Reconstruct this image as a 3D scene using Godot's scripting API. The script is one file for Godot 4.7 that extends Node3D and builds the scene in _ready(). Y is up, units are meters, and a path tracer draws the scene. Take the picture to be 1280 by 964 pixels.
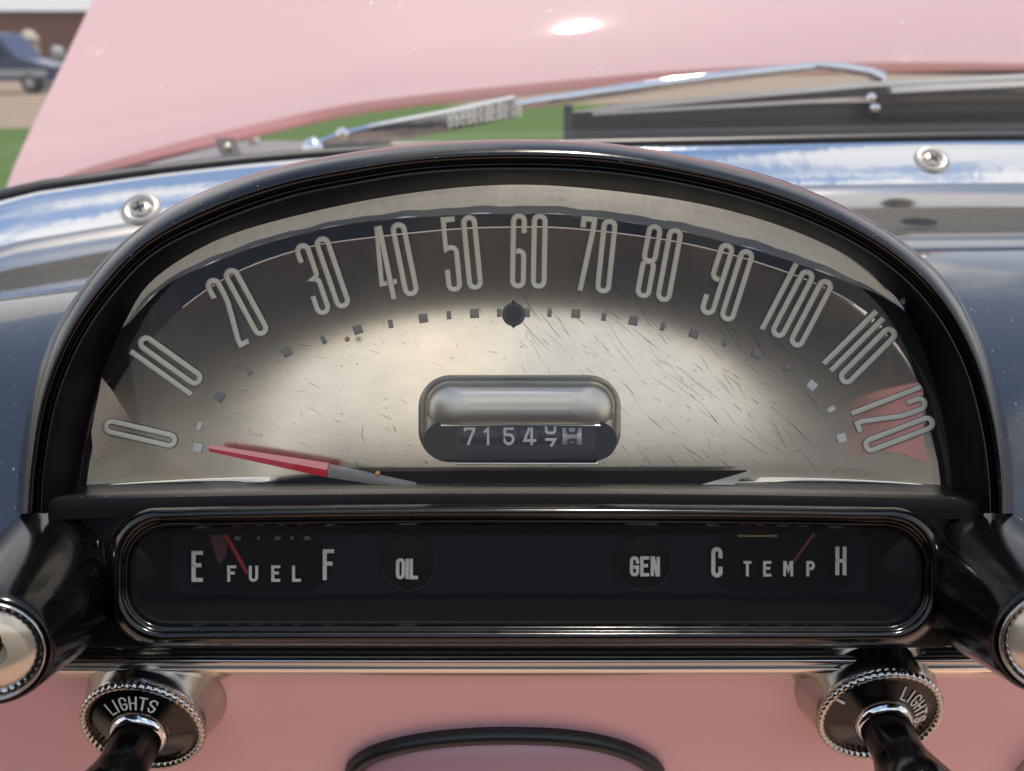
extends Node3D
# A car's half-round speedometer seen from the driver's seat. The cluster leans back by TILT; "local" points are metres
# in the cluster's own frame (x right, y up the dial, z out of the dial towards the driver, dial plane at z = 0).
const F := 1005.0          # focal length of the photograph in its pixels
const EYE := 0.26          # distance from the lens to the dial plane
const TILT := 22.0
const HOME := Vector3(0, 1.0525, 0)
var B := Basis(Vector3.RIGHT, deg_to_rad(-TILT))
var M := {}
var board: Node3D
var taken := {}
var rng := RandomNumberGenerator.new()

# ---------------------------------------------------------------- mesh collector
class MB:
	var v := PackedVector3Array()
	var uv := PackedVector2Array()
	var col := PackedColorArray()
	var idx := PackedInt32Array()
	var hard := false
	func tri(a: int, b: int, c: int) -> void:
		idx.append(a); idx.append(b); idx.append(c)
	func grid(rows: Array, closed := false, flip := false, us := 1.0, vs := 1.0) -> MB:
		var o := v.size()
		var n: int = rows[0].size()
		var m := rows.size()
		for r in m:
			for c in n:
				v.append(rows[r][c])
				uv.append(Vector2(us * c / maxf(1.0, n - 1.0), vs * r / maxf(1.0, m - 1.0)))
		for r in m - 1:
			for c in (n if closed else n - 1):
				var a := o + r * n + c
				var b := o + r * n + (c + 1) % n
				var d := a + n
				var e := b + n
				if flip:
					tri(a, d, b); tri(b, d, e)
				else:
					tri(a, b, d); tri(b, e, d)
		return self
	func fan(pts: Array, flip := false) -> MB:      # a convex-ish outline closed round its centre
		var o := v.size()
		var mid := Vector3.ZERO
		for p in pts: mid += p
		v.append(mid / pts.size()); uv.append(Vector2(.5, .5))
		for p in pts:
			v.append(p); uv.append(Vector2(p.x, p.y))
		for i in pts.size():
			var a := o + 1 + i
			var b := o + 1 + (i + 1) % pts.size()
			if flip: tri(o, b, a)
			else: tri(o, a, b)
		return self
	func flat_poly(poly: PackedVector2Array, xf: Transform3D, front: float, back: float) -> MB:
		var t := Geometry2D.triangulate_polygon(poly)
		for side in ([front, back] if back != front else [front]):
			var o := v.size()
			for p in poly:
				v.append(xf * Vector3(p.x, p.y, side)); uv.append(p)
			for k in range(0, t.size(), 3):
				if side == front: tri(o + t[k], o + t[k + 1], o + t[k + 2])
				else: tri(o + t[k], o + t[k + 2], o + t[k + 1])
		if back != front:
			var n := poly.size()
			for k in n:
				var p := poly[k]
				var q := poly[(k + 1) % n]
				var o := v.size()
				for w in [Vector3(p.x, p.y, front), Vector3(q.x, q.y, front), Vector3(p.x, p.y, back), Vector3(q.x, q.y, back)]:
					v.append(xf * w); uv.append(Vector2(w.x, w.y))
				tri(o, o + 1, o + 2); tri(o + 1, o + 3, o + 2)
		return self
	func mesh() -> ArrayMesh:
		var nn := PackedVector3Array()
		nn.resize(v.size())
		for k in range(0, idx.size(), 3):
			var a := v[idx[k]]
			var f := (v[idx[k + 2]] - a).cross(v[idx[k + 1]] - a)
			for j in 3: nn[idx[k + j]] += f
		for k in nn.size():
			nn[k] = nn[k].normalized() if nn[k].length_squared() > 1e-24 else Vector3(0, 0, 1)
		var arr := []
		arr.resize(Mesh.ARRAY_MAX)
		arr[Mesh.ARRAY_VERTEX] = v
		arr[Mesh.ARRAY_NORMAL] = nn
		arr[Mesh.ARRAY_TEX_UV] = uv
		if col.size() == v.size(): arr[Mesh.ARRAY_COLOR] = col
		arr[Mesh.ARRAY_INDEX] = idx
		var am := ArrayMesh.new()
		am.add_surface_from_arrays(Mesh.PRIMITIVE_TRIANGLES, arr)
		return am

# ---------------------------------------------------------------- frames and naming
func L(px: float, py: float, z := 0.0) -> Vector3:          # measured picture position at height z over the dial -> local
	var d := EYE - z
	return Vector3((px - 640.0) / F * d, (482.0 - py) / F * d, z)

func W(p: Vector3) -> Vector3: return HOME + B * p           # local -> world
func up_local() -> Vector3: return B.inverse() * Vector3.UP
func fore_local() -> Vector3: return B.inverse() * Vector3.FORWARD

func numbered(n: String) -> String:
	taken[n] = taken.get(n, -1) + 1
	return n if taken[n] == 0 else "%s_%03d" % [n, taken[n]]

func thing(called: String, label: String, category: String, base: Vector3, group := "", world := false) -> Node3D:
	var o := Node3D.new()
	o.name = numbered(called)
	add_child(o)
	o.transform = Transform3D(Basis(), base) if world else Transform3D(B, W(base))
	o.set_meta("label", label); o.set_meta("category", category)
	if group: o.set_meta("group", group)
	o.set_meta("base", base)
	return o

func part(called: String, m: Mesh, mat: Material, parent: Node3D, label := "") -> MeshInstance3D:
	var o := MeshInstance3D.new()
	o.name = called
	o.mesh = m
	o.material_override = mat
	parent.add_child(o, true)
	if parent.has_meta("base"): o.position = -(parent.get_meta("base") as Vector3)
	if label: o.set_meta("label", label)
	return o

func single(called: String, m: Mesh, mat: Material, meta: Dictionary, world := false) -> MeshInstance3D:
	var o := MeshInstance3D.new()
	o.name = numbered(called)
	o.mesh = m
	o.material_override = mat
	add_child(o)
	if not world: o.transform = Transform3D(B, HOME)
	for k in meta: o.set_meta(k, meta[k])
	return o

# ---------------------------------------------------------------- curves
func smooth(pts: Array, n: int, closed := false) -> PackedVector2Array:   # Catmull-Rom through pts, n points at equal steps
	var dense := PackedVector2Array()
	var m := pts.size()
	for i in (m if closed else m - 1):
		var p0: Vector2 = pts[(i - 1 + m) % m] if closed or i > 0 else pts[0] * 2.0 - pts[1]
		var p1: Vector2 = pts[i]
		var p2: Vector2 = pts[(i + 1) % m]
		var p3: Vector2 = pts[(i + 2) % m] if closed or i + 2 < m else pts[m - 1] * 2.0 - pts[m - 2]
		for k in 24:
			dense.append(p1.cubic_interpolate(p2, p0, p3, k / 24.0))
	dense.append(pts[0] if closed else pts[m - 1])
	var sum := PackedFloat32Array([0.0])
	for i in range(1, dense.size()): sum.append(sum[i - 1] + dense[i].distance_to(dense[i - 1]))
	var out := PackedVector2Array()
	var j := 0
	var steps := n if closed else n - 1
	for k in n:
		var t: float = sum[sum.size() - 1] * k / float(steps)
		while j < sum.size() - 2 and sum[j + 1] < t: j += 1
		out.append(dense[j].lerp(dense[j + 1], clampf((t - sum[j]) / maxf(sum[j + 1] - sum[j], 1e-9), 0, 1)))
	return out

func V2(flat: Array) -> Array:
	var r := []
	for i in range(0, flat.size(), 2): r.append(Vector2(flat[i], flat[i + 1]))
	return r

func lift(c: PackedVector2Array, z) -> PackedVector3Array:
	var r := PackedVector3Array()
	for p in c: r.append(L(p.x, p.y, z))
	return r

func mixc(a: PackedVector2Array, b: PackedVector2Array, t: float) -> PackedVector2Array:
	var r := PackedVector2Array()
	for i in a.size(): r.append(a[i].lerp(b[i], t))
	return r

func rrect(x0: float, y0: float, x1: float, y1: float, r: float, bow := 0.0, seg := 12, side := 14) -> PackedVector2Array:
	var o := PackedVector2Array()
	var cs := [[x1 - r, y0 + r, -90.0], [x1 - r, y1 - r, 0.0], [x0 + r, y1 - r, 90.0], [x0 + r, y0 + r, 180.0]]
	for k in 4:
		var c = cs[k]
		var last := Vector2.ZERO
		for i in seg + 1:
			var a := deg_to_rad(c[2] + 90.0 * i / seg)
			last = Vector2(c[0] + cos(a) * r, c[1] + sin(a) * r)
			o.append(last)
		var nx = cs[(k + 1) % 4]
		var a2 := deg_to_rad(nx[2])
		var to := Vector2(nx[0] + cos(a2) * r, nx[1] + sin(a2) * r)
		for i in range(1, side): o.append(last.lerp(to, i / float(side)))
	if bow != 0.0:
		var xm := (x0 + x1) / 2
		var hw := (x1 - x0) / 2
		for i in o.size():
			var up := clampf((y1 - o[i].y) / (y1 - y0), 0, 1)
			o[i].y -= bow * up * (1.0 - pow((o[i].x - xm) / hw, 2))
	return o

func tube(path: PackedVector3Array, r, seg := 10, closed := false, flatness := 1.0, upv := Vector3.UP) -> MB:
	var mb := MB.new()
	var rows := []
	var n := path.size()
	for i in n:
		var a := path[(i - 1 + n) % n] if closed or i > 0 else path[0]
		var b := path[(i + 1) % n] if closed or i < n - 1 else path[n - 1]
		var d := (b - a).normalized()
		var s := d.cross(upv).normalized()
		var u := s.cross(d).normalized()
		var rr: float = r[i] if r is PackedFloat32Array else r
		var row := PackedVector3Array()
		for k in seg:
			var t := TAU * k / seg
			row.append(path[i] + s * cos(t) * rr + u * sin(t) * rr * flatness)
		rows.append(row)
	if closed: rows.append(rows[0])
	mb.grid(rows, true)
	if not closed:
		mb.fan(Array(rows[0]), true)
		mb.fan(Array(rows[n - 1]))
	return mb

func bar(path: PackedVector3Array, profile: Array, upv: Vector3) -> MB:      # sweeps a closed hard-edged profile (side, up) along a path
	var mb := MB.new()
	var n := path.size()
	var rows := []
	for i in n:
		var d := (path[mini(i + 1, n - 1)] - path[maxi(i - 1, 0)]).normalized()
		var s := upv.cross(d).normalized()
		var u := d.cross(s).normalized()
		var row := PackedVector3Array()
		for p in profile: row.append(path[i] + s * p.x + u * p.y)
		rows.append(row)
	var k := profile.size()
	for j in k:
		var strip := []
		for r in rows: strip.append(PackedVector3Array([r[j], r[(j + 1) % k]]))
		mb.grid(strip)
	mb.fan(Array(rows[0])); mb.fan(Array(rows[n - 1]), true)
	return mb

func lathe(at: Vector3, axis: Vector3, prof: Array, seg := 64, mod := 0.0, teeth := 0) -> MB:   # prof: (radius, height) pairs along axis; a repeated pair makes a hard edge
	var z := axis.normalized()
	var x := Vector3.RIGHT.slide(z).normalized()
	var y := z.cross(x)
	var mb := MB.new()
	var strip := []
	for i in prof.size():
		var row := PackedVector3Array()
		for k in seg:
			var t := TAU * k / seg
			var r: float = prof[i].x
			if mod > 0.0: r += mod * (absf(sin(t * teeth / 2.0)) - 0.6)
			row.append(at + x * cos(t) * r + y * sin(t) * r + z * prof[i].y)
		if i > 0 and prof[i] == prof[i - 1]:
			mb.grid(strip, true); strip = []
		strip.append(row)
	mb.grid(strip, true)
	return mb

func P(a: float, b: float) -> Vector2: return Vector2(a, b)

func box(mb: MB, c: Vector3, h: Vector3, bs := Basis()) -> MB:
	for f in [[0, 1, 2], [1, 2, 0], [2, 0, 1]]:
		for s in [-1.0, 1.0]:
			var q := []
			for k in [[-1, -1], [1, -1], [1, 1], [-1, 1]]:
				var p := Vector3.ZERO
				p[f[0]] = s * h[f[0]]; p[f[1]] = k[0] * h[f[1]]; p[f[2]] = k[1] * h[f[2]]
				q.append(c + bs * p)
			mb.fan(q, s < 0)
	return mb

# ---------------------------------------------------------------- lettering drawn as strokes
func arc(cx, cy, rx, ry, a0, a1, n := 9) -> Array:
	var r := []
	for i in n + 1:
		var a := deg_to_rad(lerpf(a0, a1, i / float(n)))
		r.append(Vector2(cx + cos(a) * rx, cy + sin(a) * ry))
	return r

func glyph(c: String, w: float, h: float) -> Array:            # strokes: [points, closed]
	var r := w / 2
	match c:
		"0", "O": return [[arc(r, h - r, r, r, 0, 180) + arc(r, r, r, r, 180, 360), true]]
		"1", "I": return [[[P(0, 0), P(0, h)], false]]
		"l": return [[[P(w * .15, h * .8), P(w * .5, h), P(w * .5, 0)], false]]
		"2": return [[[P(0, h * .79)] + arc(r, h - r, r, r, 180, 0) + [P(w, h * .80), P(w * .93, h * .62), P(w * .1, h * .08), P(w * .1, 0), P(w * .75, 0)], false]]
		"3": return [[[P(0, h * .80)] + arc(r, h - r, r, r, 180, 0) + arc(r, h * .5 + r, r, r, 0, -70) + [P(w * .4, h * .5)] + arc(r, h * .5 - r, r, r, 70, 0) + arc(r, r, r, r, 0, -180) + [P(0, h * .24)], false]]
		"4": return [[[P(w * .72, 0), P(w * .72, h), P(w * .45, h), P(-w * .1, h * .22), P(w * 1.15, h * .22)], false]]
		"5": return [[[P(w * .95, h), P(w * .05, h), P(w * .05, h * .58), P(w * .3, h * .6)] + arc(r, h * .6 - r, r, r, 80, 0) + arc(r, r, r, r, 0, -180) + [P(0, h * .26)], false]]
		"6": return [[[P(w, h * .78)] + arc(r, h - r, r, r, 0, 180) + arc(r, r, r, r, 180, 360) + arc(r, h * .5 - r, r, r, 0, 165), false]]
		"7": return [[[P(0, h * .9), P(0, h), P(w, h), P(w * .95, h * .85), P(w * .35, 0)], false]]
		"8": return [[arc(r, h - r, r, r, 0, 180) + arc(r, h * .5 + r, r, r, 180, 360), true], [arc(r, h * .5 - r, r, r, 0, 180) + arc(r, r, r, r, 180, 360), true]]
		"9": return [[[P(0, h * .22)] + arc(r, r, r, r, 180, 360) + arc(r, h - r, r, r, 0, 180) + arc(r, h * .5 + r, r, r, 180, 345), false]]
		"E": return [[[P(w, h), P(0, h), P(0, 0), P(w, 0)], false], [[P(0, h * .54), P(w * .8, h * .54)], false]]
		"F": return [[[P(w, h), P(0, h), P(0, 0)], false], [[P(0, h * .54), P(w * .8, h * .54)], false]]
		"U": return [[[P(0, h)] + arc(r, r, r, r, 180, 360) + [P(w, h)], false]]
		"L": return [[[P(0, h), P(0, 0), P(w, 0)], false]]
		"G": return [[[P(w, h * .74)] + arc(r, h - r, r, r, 0, 180) + arc(r, r, r, r, 180, 360) + [P(w, h * .45), P(w * .55, h * .45)], false]]
		"N": return [[[P(0, 0), P(0, h), P(w * .2, h), P(w * .8, 0), P(w, 0), P(w, h)], false]]
		"C": return [[[P(w, h * .72)] + arc(r, h - r, r, r, 0, 180) + arc(r, r, r, r, 180, 360) + [P(w, h * .28)], false]]
		"T": return [[[P(0, h), P(w, h)], false], [[P(r, h), P(r, 0)], false]]
		"M": return [[[P(0, 0), P(0, h), P(w * .15, h), P(r, h * .3), P(w * .85, h), P(w, h), P(w, 0)], false]]
		"P": return [[[P(0, 0), P(0, h), P(w * .6, h)] + arc(w * .6, h * .75, w * .4, h * .25, 90, -90) + [P(0, h * .5)], false]]
		"H": return [[[P(0, 0), P(0, h)], false], [[P(w, 0), P(w, h)], false], [[P(0, h * .5), P(w, h * .5)], false]]
		"S": return [[[P(w, h * .76)] + arc(r, h - r, r, r, 0, 180) + [P(0, h * .62), P(w, h * .38)] + arc(r, r, r, r, 0, -180) + [P(0, h * .24)], false]]
		"(": return [[arc(w, r * 2, w, h / 2, 130, 230), false]]
		")": return [[arc(0, r * 2, w, h / 2, 50, -50), false]]
	return []

func stroke(mb: MB, pts: PackedVector3Array, up: Vector3, w: float, h: float, closed := false, flat_top := 0.62) -> void:
	var n := pts.size()
	var rows := []
	for i in n:
		var d0 := (pts[i] - pts[(i - 1 + n) % n]).normalized() if closed or i > 0 else (pts[1] - pts[0]).normalized()
		var d1 := (pts[(i + 1) % n] - pts[i]).normalized() if closed or i < n - 1 else d0
		if i == 0 and not closed: d0 = d1
		var d := (d0 + d1).normalized() if (d0 + d1).length() > 0.01 else d1
		var s := up.cross(d).normalized()
		var k := 1.0 / maxf(0.5, s.dot(up.cross(d1).normalized()))
		s *= w * 0.5 * k
		var c := pts[i]
		if not closed and i == 0: c -= d * w * 0.35
		if not closed and i == n - 1: c += d * w * 0.35
		rows.append([c - s, c - s * 0.92 + up * h * 0.7, c - s * flat_top + up * h, c + s * flat_top + up * h, c + s * 0.92 + up * h * 0.7, c + s])
	if closed: rows.append(rows[0])
	mb.grid(rows)
	if not closed:
		mb.fan(rows[0], true); mb.fan(rows[n - 1])

func text_mesh(s: String, w: float, h: float, gap: float, thick: float, raise: float, place: Callable, up: Vector3, ones := 0.0) -> Array:  # one MB per letter; place maps (x, y) to space
	var total := 0.0
	for i in s.length():
		total += (ones if s[i] in "1I" else w) + (gap if i else 0.0)
	var x := -total / 2
	var out := []
	for i in s.length():
		var mb := MB.new()
		for g in glyph(s[i], w, h):
			var pts := PackedVector3Array()
			var last = null
			for p in g[0]:
				if last != null and p.distance_to(last) < thick * 0.02: continue
				last = p
				pts.append(place.call(x + p.x, p.y - h / 2))
			if g[1] and pts[0].distance_to(pts[pts.size() - 1]) < thick * 0.05: pts.remove_at(pts.size() - 1)
			stroke(mb, pts, up, thick, raise, g[1])
		out.append(mb)
		x += (ones if s[i] in "1I" else w) + gap
	return out

# ---------------------------------------------------------------- materials
func mat(called: String, lin: Color, rough := 0.5, metal := 0.0, spec := 0.5) -> StandardMaterial3D:
	var m := StandardMaterial3D.new()
	m.resource_name = called
	m.albedo_color = lin.linear_to_srgb()
	m.albedo_color.a = lin.a
	m.roughness = rough
	m.metallic = metal
	m.metallic_specular = spec
	m.cull_mode = BaseMaterial3D.CULL_DISABLED
	M[called] = m
	return m

func noise_tex(freq: float, sd: int, ramp: Array, size := 512, octaves := 4, kind := FastNoiseLite.TYPE_SIMPLEX_SMOOTH) -> NoiseTexture2D:
	var n := FastNoiseLite.new()
	n.seed = sd; n.frequency = freq; n.fractal_octaves = octaves; n.noise_type = kind
	var t := NoiseTexture2D.new()
	t.width = size; t.height = size; t.seamless = true; t.noise = n
	var g := Gradient.new()
	g.offsets = PackedFloat32Array(ramp.map(func(p): return p[0]))
	g.colors = PackedColorArray(ramp.map(func(p): return Color(p[1], p[1], p[1])))
	t.color_ramp = g
	return t

func tri_bump(m: StandardMaterial3D, t: Texture2D, scale: float, cm: float) -> void:
	m.heightmap_enabled = true; m.heightmap_texture = t; m.heightmap_scale = cm
	m.uv1_triplanar = true; m.uv1_scale = Vector3.ONE * scale

func materials() -> void:
	mat("black_gloss", Color(.004, .005, .006), .13, 0, .5)
	M.black_gloss.roughness_texture = noise_tex(.012, 3, [[0.0, .55], [.5, .9], [1.0, 1.0]])
	M.black_gloss.roughness = .2
	M.black_gloss.uv1_triplanar = true; M.black_gloss.uv1_scale = Vector3.ONE * 18
	var bits := noise_tex(.16, 61, [[0.0, .2], [.70, .2], [.80, 1.0], [1.0, 1.0]], 512, 2)
	M.black_gloss.albedo_texture = bits; M.black_gloss.albedo_color = Color(.024, .025, .027).linear_to_srgb()
	mat("black_satin", Color(.006, .006, .007), .42, 0, .22)
	mat("black_dusty", Color(.030, .028, .025), .45, 0, .5)
	var dust := noise_tex(.11, 8, [[0.0, .45], [.55, .55], [.72, .68], [.8, 1.0], [1.0, 1.0]], 512, 3)
	M.black_dusty.albedo_texture = dust; M.black_dusty.uv1_triplanar = true; M.black_dusty.uv1_scale = Vector3.ONE * 34
	M.black_dusty.albedo_color = Color(.34, .31, .26).linear_to_srgb()
	mat("rubber", Color(.012, .013, .015), .36, 0, .5)
	mat("dash_paint", Color(.012, .014, .018), .1, .7, .5)
	M.dash_paint.albedo_texture = noise_tex(.22, 5, [[0.0, .46], [.70, .50], [.77, .85], [1.0, 1.0]], 512, 2)
	M.dash_paint.albedo_color = Color(.15, .175, .22).linear_to_srgb()
	M.dash_paint.uv1_triplanar = true; M.dash_paint.uv1_scale = Vector3.ONE * 15
	M.dash_paint.clearcoat_enabled = true; M.dash_paint.clearcoat = .9; M.dash_paint.clearcoat_roughness = .06
	M.dash_paint.roughness = .07
	mat("crinkle", Color(.075, .074, .070), .6, 0, .4)
	M.crinkle.albedo_texture = noise_tex(.2, 15, [[0.0, .4], [.5, .7], [.75, 1.0], [1.0, 1.0]], 256, 3)
	M.crinkle.uv1_triplanar = true; M.crinkle.uv1_scale = Vector3.ONE * 12
	mat("pink", Color(.49, .335, .352), .4, 0, .10)
	M.pink.clearcoat_enabled = true; M.pink.clearcoat = .5; M.pink.clearcoat_roughness = .02
	tri_bump(M.pink, noise_tex(.03, 21, [[0.0, 0.0], [1.0, 1.0]], 512, 5), 3.0, .03)
	mat("pink_satin", Color(.82, .455, .468), .3, 0, .5)
	M.pink_satin.clearcoat_enabled = true; M.pink_satin.clearcoat = .35; M.pink_satin.clearcoat_roughness = .12
	tri_bump(M.pink_satin, noise_tex(.03, 22, [[0.0, 0.0], [1.0, 1.0]]), 9.0, .004)
	mat("lilac", Color(.52, .29, .32), .3, 0, .5)
	mat("chrome", Color(.68, .685, .70), .07, 1.0)
	tri_bump(M.chrome, noise_tex(.012, 31, [[0.0, 0.0], [1.0, 1.0]]), 5.0, .02)
	mat("chrome_worn", Color(.47, .45, .43), .16, 1.0)
	M.chrome_worn.roughness_texture = noise_tex(.06, 33, [[0.0, .5], [.6, .8], [1.0, 1.0]])
	M.chrome_worn.roughness = .24
	M.chrome_worn.uv1_triplanar = true; M.chrome_worn.uv1_scale = Vector3.ONE * 30
	mat("satin_chrome", Color(.78, .78, .76), .34, 1.0)
	mat("trim_metal", Color(.80, .73, .64), .2, 1.0)
	mat("steel_screw", Color(.50, .45, .38), .3, 1.0)
	mat("washer", Color(.42, .40, .37), .42, 1.0)
	mat("numeral", Color(.66, .62, .48), .4, 0, .5)
	mat("numeral_edge", Color(.10, .09, .075), .4, 0, .5)
	mat("tick", Color(.17, .155, .125), .35, 0, .5)
	mat("tick_bright", Color(.62, .62, .54), .3, 0, .5)
	mat("ring", Color(.008, .007, .007), .5, 0, .12)
	mat("pod_metal", Color(.52, .475, .40), .34, 1.0)
	mat("pod_rim_shaded", Color(.34, .32, .28), .34, 1.0)  # darker pill metal paints the dark reflections at its ends
	mat("pod_shaded", Color(.02, .02, .022), .38, 1.0)  # pill metal darkened to paint the shade in its lower half
	mat("recess", Color(.010, .011, .016), .4, 0, .4)
	mat("recess_gloss", Color(.012, .013, .018), .3, 0, .4)
	mat("cap", Color(.66, .57, .44), .2, .5)  # cream tone paints a reflection into the chrome end caps
	mat("red", Color(.85, .022, .05), .3, 0, .5)
	mat("red_lit", Color(.88, .30, .27), .35, 0, .5)  # paler red paints the light on the pointer top
	mat("red_gauge", Color(.36, .025, .03), .4, 0, .3)
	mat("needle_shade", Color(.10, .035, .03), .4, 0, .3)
	mat("glint_speck", Color(.9, .9, .9), .8, 0, .2)  # white backlit specks painting sun glints off dust on the glass
	M.glint_speck.backlight_enabled = true; M.glint_speck.backlight = Color(1.8, 1.8, 1.8).clamp()
	mat("fleck", Color(.42, .41, .38), .8, 0, .2)
	mat("red_dim", Color(.20, .02, .025), .4, 0, .5)
	mat("lamp_red", Color(.014, .005, .005), .3, 0, .2)
	mat("hub", Color(.03, .035, .045), .3, .3, .5)
	mat("digit", Color(.34, .33, .29), .6, 0, .3)
	mat("wheel_white", Color(.32, .31, .28), .6, 0, .3)
	mat("letter", Color(.74, .72, .62), .45, 0, .4)
	mat("panel_navy", Color(.010, .010, .014), .35, 0, .25)
	mat("panel_black", Color(.004, .004, .005), .35, 0, .2)
	mat("tan_shell", Color(.42, .37, .30), .45, 0, .5)
	mat("amber", Color(.40, .22, .08), .5)
	mat("clear", Color(1, 1, 1, .011), .03, 0, .34)
	mat("window_glass", Color(1, 1, 1, .10), .02, 0, .5)
	mat("clear_bar", Color(.55, .52, .46, .45), .3, 0, .5)
	M.clear_bar.transparency = BaseMaterial3D.TRANSPARENCY_ALPHA
	for k in ["clear", "window_glass"]: M[k].transparency = BaseMaterial3D.TRANSPARENCY_ALPHA
	mat("wing", Color(1, 1, 1), .4, 0, .4)  # film for the reflections painted on the dial ends
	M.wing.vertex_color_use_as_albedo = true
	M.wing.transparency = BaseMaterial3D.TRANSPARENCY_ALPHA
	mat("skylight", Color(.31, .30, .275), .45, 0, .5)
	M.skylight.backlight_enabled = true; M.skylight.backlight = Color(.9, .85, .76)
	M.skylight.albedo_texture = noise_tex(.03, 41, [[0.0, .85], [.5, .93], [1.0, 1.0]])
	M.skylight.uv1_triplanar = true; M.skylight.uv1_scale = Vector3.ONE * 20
	plate_material()
	mat("grass", Color(.09, .17, .035), .9, 0, .2)
	M.grass.albedo_texture = noise_tex(.05, 51, [[0.0, .6], [1.0, 1.0]]); M.grass.uv1_triplanar = true; M.grass.uv1_scale = Vector3.ONE * .6
	mat("gravel", Color(.36, .29, .23), .9, 0, .2)
	M.gravel.albedo_texture = noise_tex(.04, 52, [[0.0, .6], [1.0, 1.0]]); M.gravel.uv1_triplanar = true; M.gravel.uv1_scale = Vector3.ONE * .25
	mat("brick", Color(.20, .10, .08), .8, 0, .3)
	mat("roofing", Color(.36, .37, .38), .7, 0, .3)
	mat("stone", Color(.42, .38, .32), .8, 0, .3)
	mat("car_blue", Color(.018, .03, .09), .25, 0, .5)
	mat("tyre", Color(.02, .02, .02), .8)
	mat("bark", Color(.10, .07, .05), .9)
	mat("leaf", Color(.06, .10, .03), .8)
	mat("upholstery", Color(.013, .012, .011), .9, 0, .05)
	mat("cushion", Color(.42, .28, .22), .9, 0, .05)
	mat("carpet", Color(.50, .35, .27), .95, 0, .2)
	mat("headlamp", Color(.85, .85, .85), .08, 1.0)

func plate_material() -> void:                                # worn, brushed metal with scratches and specks (wear only, no light)
	var w := 2048
	var h := 1024
	var im := Image.create(w, h, false, Image.FORMAT_RGB8)
	var hm := Image.create(w, h, false, Image.FORMAT_RGB8)
	var n := FastNoiseLite.new(); n.seed = 7; n.frequency = .006; n.fractal_octaves = 5
	var g := FastNoiseLite.new(); g.seed = 9; g.frequency = .09; g.fractal_octaves = 2
	for y in h:
		for x in w:
			var a := n.get_noise_2d(x, y) * .05 + g.get_noise_2d(x * .3, y) * .012 + g.get_noise_2d(x * 2.3, y * 2.3) * .035
			var c := .93 + a * .8
			im.set_pixel(x, y, Color(c, c * .972, c * .92))
			var b := .6 + g.get_noise_2d(x * .08, y * 1.4) * .03 + g.get_noise_2d(x * 2.0, y * 2.0) * .02
			hm.set_pixel(x, y, Color(b, b, b))
	rng.seed = 77
	var marks := []
	for i in 420:                                            # scratches running down to the right, most of them right of the middle
		var right := rng.randf() < .66
		var x := rng.randf_range(.50, .84) if right else rng.randf_range(.12, .6)
		var y := rng.randf_range(.14, .90)
		var ln := rng.randf_range(.008, .022) * w
		if right and rng.randf() < .33: ln = rng.randf_range(.03, .085) * w
		marks.append([x * w, y * h, ln, rng.randf_range(44, 70) if right else rng.randf_range(10, 95), rng.randf_range(.12, .6), rng.randf_range(.8, 1.9)])
	for s in marks:
		var d := Vector2(cos(deg_to_rad(s[3])), sin(deg_to_rad(s[3])))
		var p := Vector2(s[0], s[1])
		for t in int(s[2]):
			var f := sin(PI * t / s[2])
			for o in range(-2, 3):
				var q := p + d * t + Vector2(-d.y, d.x) * o + Vector2(sin(t * .05) * 1.2, 0)
				if q.x < 1 or q.y < 1 or q.x >= w - 1 or q.y >= h - 1: continue
				var k: float = clampf(1.0 - absf(o) / s[5], 0, 1) * f * s[4]
				var c := im.get_pixel(int(q.x), int(q.y))
				im.set_pixel(int(q.x), int(q.y), c * (1.0 - k))
				var e := hm.get_pixel(int(q.x), int(q.y))
				hm.set_pixel(int(q.x), int(q.y), e * (1.0 - k * .9))
	for i in 420:                                            # pits and dust
		var p := Vector2i(rng.randi_range(4, w - 5), rng.randi_range(4, h - 5))
		var r := rng.randi_range(0, 2)
		var k := rng.randf_range(.55, .9)
		for y in range(-r, r + 1):
			for x in range(-r, r + 1):
				if x * x + y * y <= r * r + 1: im.set_pixel(p.x + x, p.y + y, im.get_pixel(p.x + x, p.y + y) * k)
	mat("plate", Color(.93, .85, .73), .18, 1.0)
	M.plate.albedo_texture = ImageTexture.create_from_image(im)
	M.plate.heightmap_enabled = true
	M.plate.heightmap_texture = ImageTexture.create_from_image(hm)
	M.plate.heightmap_scale = .003

# ---------------------------------------------------------------- sky
func sky_image() -> Image:                                   # blue sky with scattered thin cloud, radiance values
	var w := 1024
	var h := 512
	var im := Image.create(w, h, false, Image.FORMAT_RGBAF)
	var n := FastNoiseLite.new(); n.seed = 12; n.frequency = 1.0; n.fractal_octaves = 6; n.fractal_gain = .55
	for y in h:
		var e := (0.5 - (y + .5) / h) * PI
		var t := pow(clampf(1.0 - sin(maxf(e, 0.0)), 0, 1), 1.4)
		var c0 := Color(.22, .37, .66).lerp(Color(1.02, 1.02, 1.0), t)
		if e < 0: c0 = Color(.34, .31, .26)
		for x in w:
			var c := c0
			if e > 0:
				var a := (x + .5) / w * TAU
				var q := Vector3(cos(e) * cos(a), sin(e), cos(e) * sin(a))
				q = q / (q.y + .25)
				var m := smoothstep(.0, .30, n.get_noise_3d(q.x * 1.1, q.z * 2.2, 3.0))
				c = c.lerp(Color(1.22, 1.17, 1.10), m * .75 * smoothstep(0.0, .12, e))
			im.set_pixel(x, y, Color(c.r, c.g, c.b, 1))
	return im

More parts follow.
